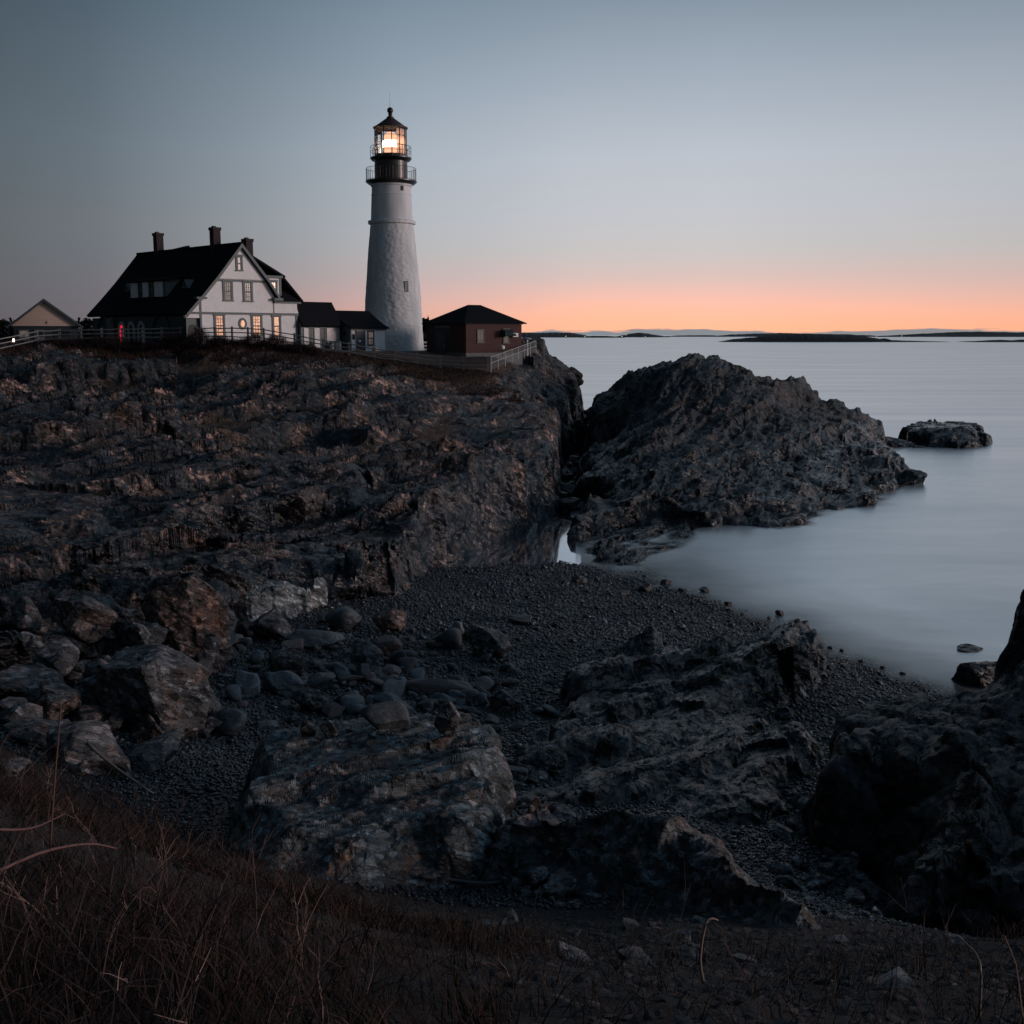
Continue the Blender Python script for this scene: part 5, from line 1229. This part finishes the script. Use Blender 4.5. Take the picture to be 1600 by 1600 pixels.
# cobbles: each its own object, copies sharing a few shapes
rs = np.random.RandomState(7)
def scatter(n, fpx, name, mat, kind, label, cat, group, smin, smax, flat=.6, sinkf=.15, reg=None, pw=2.0):
    c = 0; tries = 0
    while c < n and tries < n * 6:
        tries += 1
        px, py = fpx(); g_ = hit(px, py)
        if reg is not None and gregion(g_[0], g_[1]) not in reg: continue
        s_ = smin + (smax - smin) * rs.rand() ** pw
        o = stone(name, (g_[0], g_[1], g_[2] + s_ * flat * (.5 - sinkf) * .8), (s_ * rs.uniform(.4, .75), s_ * rs.uniform(.35, .6), s_ * flat * rs.uniform(.35, .6)), (rs.uniform(-.3, .3), rs.uniform(-.3, .3), rs.uniform(0, 6.28)), mat, kind, rs.randint(10))
        tag(o, label, cat, group); c += 1
def f_cob():
    while True:
        px, py = rs.uniform(300, 900), rs.uniform(955, 1160)
        w = np.exp(-((py - (1035 + (px - 450) * .22)) / 62) ** 2) * (1 if px < 760 else .35)
        if rs.rand() < w: return px, py
scatter(185, f_cob, 'cobble', M['cobble'], 'round', 'grey rounded cobble, one of many strewn over the middle of the dark shingle', 'cobble', 'rounded cobbles strewn over the shingle', .28, 1.0, reg=(0,))
scatter(60, f_cob, 'broken_stone', M['cobble'], 'angular', 'broken angular stone lying among the rounded cobbles of the beach', 'stone', 'angular stones among the cobbles', .35, 1.3, .55, reg=(0,))
scatter(34, lambda: (rs.uniform(862, 935), rs.uniform(655, 800)), 'gorge_boulder', M['seastone'], 'angular', 'black wet boulder choking the floor of the gorge', 'boulder', 'black boulders on the gorge floor', .7, 2.0, .7, reg=(0,))
scatter(60, lambda: (rs.choice([rs.uniform(780, 900), rs.uniform(1200, 1400)]), rs.uniform(1170, 1420)), 'rubble_stone', M['block'], 'angular', 'small dark broken stone in the hollows between the near outcrops', 'stone', 'broken stones between the near outcrops', .15, .7, .6, reg=(0,))
scatter(70, lambda: (rs.uniform(700, 1560), 1385 + rs.uniform(-20, 130) + 40 * rs.rand()), 'slab_fragment', M['near'], 'angular', 'small broken slab fragment lying on the dark bank below the jagged ridge', 'stone', 'slab fragments below the jagged ridge', .05, .38, .35, pw=2.5, reg=(0,))
scatter(80, lambda: (rs.uniform(0, 330), rs.uniform(960, 1215)), 'rubble_block', M['block'], 'angular', 'rough fallen block in the jumble at the left foot of the ledges', 'rock', 'fallen blocks at the left foot of the ledges', .35, 1.5, .75)
for px, py, w in ((1100, 924, 15), (1137, 945, 12), (1218, 962, 14), (1202, 966, 7), (1187, 977, 10), (1224, 989, 9), (1297, 1014, 8), (1315, 1018, 8), (1008, 924, 26), (975, 930, 18), (1065, 925, 12), (1040, 912, 16), (1160, 962, 7), (1130, 960, 8), (1255, 1000, 7), (1345, 1035, 8), (1380, 1045, 9), (1410, 1055, 8)):
    g_ = hit(px, py); s_ = w * np.linalg.norm(g_ - np.array([0, 0, CZ])) / F
    tag(stone('shore_stone', (g_[0], g_[1], g_[2] + s_ * .12), (s_ * .55, s_ * .5, s_ * .36), (0, 0, px), M['seastone'], 'angular', int(px) % 10), 'small dark stone awash where the mist meets the shingle', 'stone', 'dark stones along the waterline')

# shingle: far too many to count
def blobs(name, X, Y, S, sub, mat, kind_label, seedv, flat=.5, lift=.15):
    v, f = ico(sub) if sub else (None, None)
    r = np.random.RandomState(seedv); n = len(X)
    Z = gsample(X, Y)
    ang = r.rand(n) * 6.28; ca, sa_ = np.cos(ang), np.sin(ang)
    sc_ = np.stack([S * r.uniform(.7, 1.3, n), S * r.uniform(.5, .9, n), S * flat * r.uniform(.6, 1.2, n)], 1) * .5
    jit = 1 + r.uniform(-.18, .18, (n, len(v)))
    if flat < .3: jit = 1 + r.uniform(-.45, .45, (n, len(v)))
    q = v[None] * sc_[:, None, :] * jit[:, :, None]
    tx = r.uniform(-.35, .35, n)[:, None]; q = np.stack([q[..., 0], q[..., 1], q[..., 2] + q[..., 0] * tx], 2)
    x = q[..., 0] * ca[:, None] - q[..., 1] * sa_[:, None] + X[:, None]; y_ = q[..., 0] * sa_[:, None] + q[..., 1] * ca[:, None] + Y[:, None]; z = q[..., 2] + (Z + S * lift)[:, None]
    V = np.stack([x, y_, z], 2).reshape(-1, 3); Fc = (f[None] + (np.arange(n) * len(v))[:, None, None]).reshape(-1, 3)
    t = np.repeat(np.clip(r.rand(n) * (.80 + .35 * fbm(X / 5, Y / 2.2, seedv, 3)) + .10 * fbm(X / 1.5, Y / 1.5, seedv + 5, 2), 0, 1), len(v))
    return mesh_np(name, V, Fc, mat, smooth_=flat > .3, attrs={'tint': t}, loc=(0, 0, 0))
def tint_mat(name, stops, rough=.5, spec=.5, bump=0):
    m, t = new_mat(name)
    a = t.n('ShaderNodeAttribute', attribute_name='tint').outputs['Fac']
    b = t.n('ShaderNodeBsdfPrincipled', ins={'Base Color': t.ramp(a, stops), 'Roughness': rough, 'Specular IOR Level': spec})
    t.n('ShaderNodeOutputMaterial', ins={0: b.outputs[0]})
    return m
M['pebble'] = tint_mat('pebbles', [(0, (.008, .010, .013)), (.5, (.024, .029, .036)), (.75, (.060, .070, .080)), (.90, (.16, .17, .18)), (1, (.12, .065, .05))], .22)
r = np.random.RandomState(5)
n = 270000
b_ = 14.5 + 50 * r.rand(n) ** .9; a_ = r.uniform(-.5, .55, n)
X, Y = a_ * b_, b_
ok = (gregion(X, Y) == 0) & (gsample(X, Y) > -.25) & (gsample(X, Y) < 4.6)
X, Y = X[ok], Y[ok]
S = (.035 + .10 * r.rand(len(X)) ** 2.5) * (1 + .012 * (Y - 20))
S *= np.where(r.rand(len(X)) > .985, 2.2, 1)
tag(blobs('shingle', X, Y, S, 1, M['pebble'], '', 6), 'wet dark pebbles covering the beach', 'shingle', kind='stuff')
print('pebbles', len(X))

# slate litter and bark chips on the bank
def ribbons(name, base, tip, w, mat, tint, bend=None, seg=3):
    """thin tapering blades from base to tip, each bent sideways"""
    n = len(base); d = tip - base; L = np.linalg.norm(d, axis=1)[:, None] + 1e-6
    side = np.cross(d / L, np.random.RandomState(n).normal(size=(n, 3))); side /= np.linalg.norm(side, axis=1)[:, None] + 1e-9
    bend = np.zeros((n, 3)) if bend is None else bend
    rows = []
    for k in range(seg + 1):
        t = k / seg; c = base + d * t + bend * (4 * t * (1 - t)); ww = (w * (1 - .85 * t))[:, None] * .5
        rows += [c - side * ww, c + side * ww]
    V = np.stack(rows, 1).reshape(-1, 3); m_ = 2 * (seg + 1)
    f = np.array([[2 * k, 2 * k + 1, 2 * k + 3, 2 * k + 2] for k in range(seg)])
    Fc = (f[None] + (np.arange(n) * m_)[:, None, None]).reshape(-1, 4)
    return mesh_np(name, V, Fc, mat, attrs={'tint': np.repeat(tint, m_)}, loc=(0, 0, 0))
M['drygrass'] = tint_mat('dry_grass', [(0, (.009, .008, .008)), (.5, (.026, .017, .014)), (.85, (.062, .034, .024)), (1, (.15, .105, .085))], .8, .2)
M['brush'] = tint_mat('red_brown_twigs', [(0, (.012, .009, .011)), (.6, (.040, .024, .023)), (.9, (.11, .064, .055)), (1, (.24, .17, .15))], .7, .3)
M['chips'] = tint_mat('slate_chips', [(0, (.010, .011, .013)), (.5, (.035, .032, .034)), (.8, (.11, .07, .058)), (.93, (.19, .13, .11)), (1, (.30, .27, .25))], .7, .3)
n = 26000
Y = 3.2 + 13 * r.rand(n) ** .9; X = Y * r.uniform(-.55, .62, n)
z_ = gsample(X, Y)
dens = smooth((X / Y + .16) / .25) * (.45 + .55 * smooth(fbm(X, Y, 31, 2) + .5)) + .10
ok = (r.rand(n) < dens) & (gregion(X, Y) == 0) & (z_ > 4.0); X, Y = X[ok], Y[ok]
tag(blobs('slate_litter', X, Y, (.010 + .075 * r.rand(len(X)) ** 4) * (1 + .05 * Y), 1, M['chips'], '', 8, .16, .12), 'flat slate flakes and bark litter on the dark bank', 'litter', kind='stuff')
# dry grass of the bank: matted tufts, thick on the left, thin on the right
n = 150000
Y = 2.6 + 16.5 * r.rand(n) ** .9; X = Y * r.uniform(-.62, .62, n)
cx_, cy_ = np.floor(X / .28 + .5 * fbm(X * 2, Y * 2, 44, 2)), np.floor(Y / .28)
tuft = hsh(cx_, cy_, 45)
cl_ = fbm(X / 1.1, Y / 1.1, 41, 3)
s_ = X / Y
dens = np.clip(.95 - 1.9 * smooth((s_ + .10) / .35), .16, 1) * np.where(Y > 12, smooth((-.22 - s_) / .12) * .6 + .12, 1) * smooth((cl_ + .45) / .5) * (.3 + .9 * tuft)
z_ = gsample(X, Y)
ok = (r.rand(n) < dens) & (gregion(X, Y) == 0) & (z_ > 4.3); X, Y, z_, tuft = X[ok], Y[ok], z_[ok], tuft[ok]
n = len(X); dirx = 6.28 * hsh(np.floor(X / .5), np.floor(Y / .5), 46) + r.normal(0, .7, n)
L = r.uniform(.06, .24, n) * (.6 + .8 * tuft); lean = r.uniform(.25, 1.5, n)
base = np.stack([X, Y, z_ - .01], 1); tip = base + np.stack([np.cos(dirx) * np.sin(lean), np.sin(dirx) * np.sin(lean), np.cos(lean) + .1], 1) * L[:, None]
tag(ribbons('dry_grass', base, tip, np.full(n, .0042) * (1 + .06 * Y), M['drygrass'], np.clip(r.rand(n) * .75 + .35 * (tuft - .3), 0, 1), bend=np.stack([0 * X, 0 * X, L * .18], 1)), 'matted brown dead grass on the near bank', 'grass', kind='stuff')
print('grass', n)

# bare red-brown brush: tangled branching stems
def brush(name, XY, H, mat, label, seed, nb=4, w0=.010, leanmax=.5, arch_=.25, pnts=7, zoff=0.0):
    r = np.random.RandomState(seed); Vs = []; Fs = []; Ts = []; off = 0
    segs = []
    for (x, y_), h in zip(XY, H):
        z = float(gsample(x, y_)) - .03 + zoff; a = r.uniform(0, 6.28); ln = r.uniform(.05, leanmax)
        d = np.array([math.cos(a) * math.sin(ln), math.sin(a) * math.sin(ln), math.cos(ln)])
        bnd = r.normal(size=3) * arch_ * h; bnd[2] = -abs(bnd[2]) * .6
        p0 = np.array([x, y_, z]); pts = [p0 + d * h * t + bnd * t * t + r.normal(size=3) * .012 * h for t in np.linspace(0, 1, pnts)]
        tint = r.rand() ** 1.6
        segs.append((pts, w0 * r.uniform(.5, 1.3) * (h / .6) ** .5, tint))
        for _ in range(r.randint(1, nb + 1)):
            k = r.randint(1, pnts - 1); a2 = r.uniform(0, 6.28); q = pts[k]; l2 = h * r.uniform(.15, .5)
            d2 = d + np.array([math.cos(a2), math.sin(a2), r.uniform(-.1, .5)]) * .9; d2 /= np.linalg.norm(d2)
            segs.append(([q + d2 * l2 * t + r.normal(size=3) * .02 * l2 + np.array([0, 0, -.15 * l2 * t * t]) for t in np.linspace(0, 1, 4)], w0 * .5, tint))
    for pts, w, tint in segs:
        pts = np.array(pts); m_ = len(pts); d = np.gradient(pts, axis=0); d /= np.linalg.norm(d, axis=1)[:, None] + 1e-9
        a1 = np.cross(d, (.3, .2, .9)); a1 /= np.linalg.norm(a1, axis=1)[:, None] + 1e-9; b1 = np.cross(d, a1)
        ww = w * np.linspace(1, .3, m_)[:, None] * .5
        ring = [pts + (a1 * math.cos(t) + b1 * math.sin(t)) * ww for t in (0, 2.094, 4.189)]
        V = np.stack(ring, 1).reshape(-1, 3); Vs.append(V)
        f = [[3 * k + i + off, 3 * k + (i + 1) % 3 + off, 3 * k + 3 + (i + 1) % 3 + off, 3 * k + 3 + i + off] for k in range(m_ - 1) for i in range(3)]
        Fs += f; off += len(V); Ts.append(np.full(len(V), tint))
    o = mesh_np(name, np.concatenate(Vs), np.array(Fs), mat, attrs={'tint': np.concatenate(Ts)}, loc=(0, 0, 0))
    tag(o, label, name.replace('_', ' '), kind='stuff'); return o
def pick(n, f, seed):
    r = np.random.RandomState(seed); out = []
    while len(out) < n:
        y_ = r.uniform(2.9, 17.5); s = r.uniform(-.62, .6)
        if r.rand() < f(s, y_): out.append((s * y_, y_))
    return out
pl_ = pick(1500, lambda s, y: np.clip((-.10 - s) / .25, 0, 1) ** .8 * (1 if y < 11 else .6) * (1 if y < 14 or s < -.3 else .15), 12)
brush('brush', pl_, np.random.RandomState(3).uniform(.2, .75, len(pl_)), M['brush'], 'tangle of bare reddish stems filling the lower left bank', 21, 4, .010, .75)
pr_ = pick(260, lambda s, y: .12 + np.clip((s - .12) / .3, 0, 1) * (1 if y < 9 else .4), 14)
brush('brush', pr_, np.random.RandomState(4).uniform(.2, .7, len(pr_)), M['brush'], 'sparse thin bare stems on the right part of the dark bank', 22, 3, .008, .7)
# single stems and sticks one can point at
def stick(name, pts, w, mat, label, cat):
    q = [np.array(p, float) for p in pts]; c = q[0]
    pp = []
    for i in range(len(q) - 1):
        for t in np.linspace(0, 1, 5, endpoint=i == len(q) - 2): pp.append(q[i] * (1 - t) + q[i + 1] * t)
    k = len(pp); sm = [pp[0]] + [(pp[max(i - 2, 0)] + pp[i] * 2 + pp[min(i + 2, k - 1)]) / 4 for i in range(1, k - 1)] + [pp[-1]]
    mb = MB().tube([tuple(p - c) for p in sm], [w * (1 - .55 * i / (k - 1)) for i in range(k)], 7)
    o = mb.build(name, mat, None, smooth_=True); o.location = tuple(c); tag(o, label, cat); return o
M['stem'] = simple('pale_dead_stem', (.22, .15, .12), .7)
M['redstem'] = simple('red_cane', (.12, .055, .048), .6)
M['driftwood'] = simple('grey_driftwood', (.075, .08, .082), .8, bump=.004)
g1 = hit(1100, 1540)
stick('bent_stem', [g1, P(1092, 1500, g1[1] + .05), P(1102, 1440, g1[1] + .08), P(1112, 1434, g1[1] + .1), P(1122, 1438, g1[1] + .12)], .011, M['stem'], 'pale dry stem standing upright with its hooked tip', 'dry stem')
g1 = hit(1530, 1590)
stick('dry_stem', [g1, P(1534, 1520, g1[1]), P(1528, 1490, g1[1] + .1), P(1495, 1462, g1[1] + .2)], .008, M['stem'], 'thin brown stem arching up at the lower right', 'dry stem')
stick('driftwood_branch', [hit(x_, y_) + (0, 0, .04) for x_, y_ in ((655, 1384), (700, 1389), (760, 1388), (810, 1378), (860, 1368))], .035, M['driftwood'], 'long curved grey branch lying below the jagged ridge', 'branch')
stick('arching_cane', [P(-5, 1362, 4.6), P(60, 1332, 4.8), P(115, 1320, 5.0), P(150, 1318, 5.1), P(182, 1326, 5.2)], .009, M['redstem'], 'thick red cane arching in from the left edge', 'cane')
stick('arching_cane', [P(-5, 1296, 4.8), P(30, 1297, 4.9), P(60, 1292, 5.0), P(100, 1272, 5.1)], .007, M['redstem'], 'shorter pale red cane above the thick arching one', 'cane')
g1 = hit(82, 1320)
stick('tall_stalk', [P(78, 1330, 5.5), P(85, 1220, 5.5), P(96, 1100, 5.5), P(94, 1092, 5.5)], .006, M['redstem'], 'tall straight stalk rising before the left boulders', 'stalk')
stick('leaning_stick', [P(135, 1160, 7.0), P(180, 1200, 7.0), P(240, 1240, 6.9)], .013, M['driftwood'], 'straight grey stick slanting down to the right by the scrub', 'stick')

# bushes and rough grass along the cliff top
r = np.random.RandomState(33)
n = 42000
X = r.uniform(-47, 1, n); lim = np.where(X > -5, 92.5, 94.0)
Y = lim + r.uniform(-2.8, 4.5, n)
jx = X / Y; ok = (np.abs(jx) < .5) & (gregion(X, Y) == 1); X, Y = X[ok], Y[ok]; n = len(X)
z_ = gsample(X, Y)
L = r.uniform(.12, .42, n) * np.where(X > -20, .55, 1); lean = r.uniform(0, .8, n); a_ = r.rand(n) * 6.28
base = np.stack([X, Y, z_ - .03], 1); tip = base + np.stack([np.cos(a_) * np.sin(lean), np.sin(a_) * np.sin(lean), np.cos(lean)], 1) * L[:, None]
M['moorgrass'] = tint_mat('cliff_top_grass', [(0, (.020, .013, .012)), (.6, (.062, .032, .024)), (1, (.12, .070, .050))], .85, .2)
tag(ribbons('rough_grass', base, tip, np.full(n, .05), M['moorgrass'], np.clip(r.rand(n) * .7 + .3 * fbm(X, Y, 4, 2), 0, 1), seg=2), 'dry russet grass along the cliff top below the fence', 'grass', kind='stuff')
def bush(px, Y0, w, h, label, seed, dens=900):
    r = np.random.RandomState(seed); c = P(px, 523, Y0); x0 = c[0]
    n = int(dens * w)
    u = r.uniform(-1, 1, n); X = x0 + u * w / 2; Y = Y0 + r.uniform(-.7, .7, n)
    z_ = gsample(X, Y); hh = h * np.sqrt(np.clip(1 - u * u, 0, 1)) * (.7 + .5 * (fbm(X * 1.4, Y * 0 + seed, seed, 3) + .4))
    t = r.rand(n) ** .7; L = r.uniform(.2, .6, n); a_ = r.rand(n) * 6.28; lean = r.uniform(0, 1.1, n)
    base = np.stack([X, Y, z_ + hh * t * .85 - .1], 1); tip = base + np.stack([np.cos(a_) * np.sin(lean), np.sin(a_) * np.sin(lean), np.cos(lean)], 1) * L[:, None]
    o = ribbons('bush', base, tip, np.full(n, .022), M['twigbush'], r.rand(n), bend=r.normal(size=(n, 3)) * .05, seg=2)
    tag(o, label, 'bush')
M['twigbush'] = tint_mat('dark_bush_twigs', [(0, (.012, .010, .014)), (.7, (.035, .024, .026)), (1, (.075, .045, .040))], .9, .1)
bush(108, 95.6, 5, 1.0, 'low dark bush before the garage fence', 51)
bush(165, 95.6, 6, 1.1, 'dark twiggy bush before the porch end of the house', 52)
bush(262, 95.4, 5.5, 1.3, 'dark twiggy bush before the right half of the porch', 53)
bush(310, 95.2, 4.6, 2.0, 'tallest twiggy bush rising over the fence at the house corner', 54)
bush(352, 95.4, 3.4, 1.25, 'twiggy bush below the first lit window', 55)
bush(396, 95.4, 3.4, 1.15, 'twiggy bush below the second lit window', 56)
bush(436, 95.4, 4.2, 1.15, 'thick brownish bush below the house extension', 57)
bush(478, 95.6, 2.4, .8, 'small bush where the fence starts downhill', 58)

# dark woods behind the buildings on the left
def woods(name, blobs_, seed, label):
    r = np.random.RandomState(seed); B_ = []; 
    for x0, y0, z0, rx, rz in blobs_:
        n = 1500; q = r.normal(size=(n, 3)); q /= np.linalg.norm(q, axis=1)[:, None]; q *= (r.rand(n) ** .35)[:, None] * (1 + .25 * n3(q, 2.0, seed)[:, None])
        B_.append(np.array([x0, y0, z0]) + q * (rx, rx, rz))
    c = np.concatenate(B_); n = len(c)
    d = r.normal(size=(n, 3)) * .35
    o = ribbons(name, c - d, c + d, np.full(n, .5), M['leafdark'], r.rand(n), seg=1); tag(o, label, 'woods', kind='stuff')
M['leafdark'] = tint_mat('dark_leaves', [(0, (.010, .014, .014)), (1, (.030, .038, .036))], .9, .1)
wb = []
for px, py in ((-30, 505), (-12, 502), (4, 503), (16, 506), (28, 508), (118, 512), (130, 506), (138, 503), (146, 502), (155, 503), (165, 505), (175, 506)):
    q = P(px, py + 16, 190); wb.append((q[0], q[1], q[2] - .4, 2.6, 2.2)); wb.append((q[0] + 1, q[1], q[2] - 3.2, 3.2, 2.6))
woods('woods', wb, 5, 'dark wood behind the garage and the far end of the house')
q = P(664, 517, 150); woods('woods', [(q[0], q[1], q[2], 1.0, 1.1), (q[0] + .3, q[1], q[2] - 1.8, 1.3, 1.8)], 6, 'dark evergreen mass glimpsed between tower and brick building')
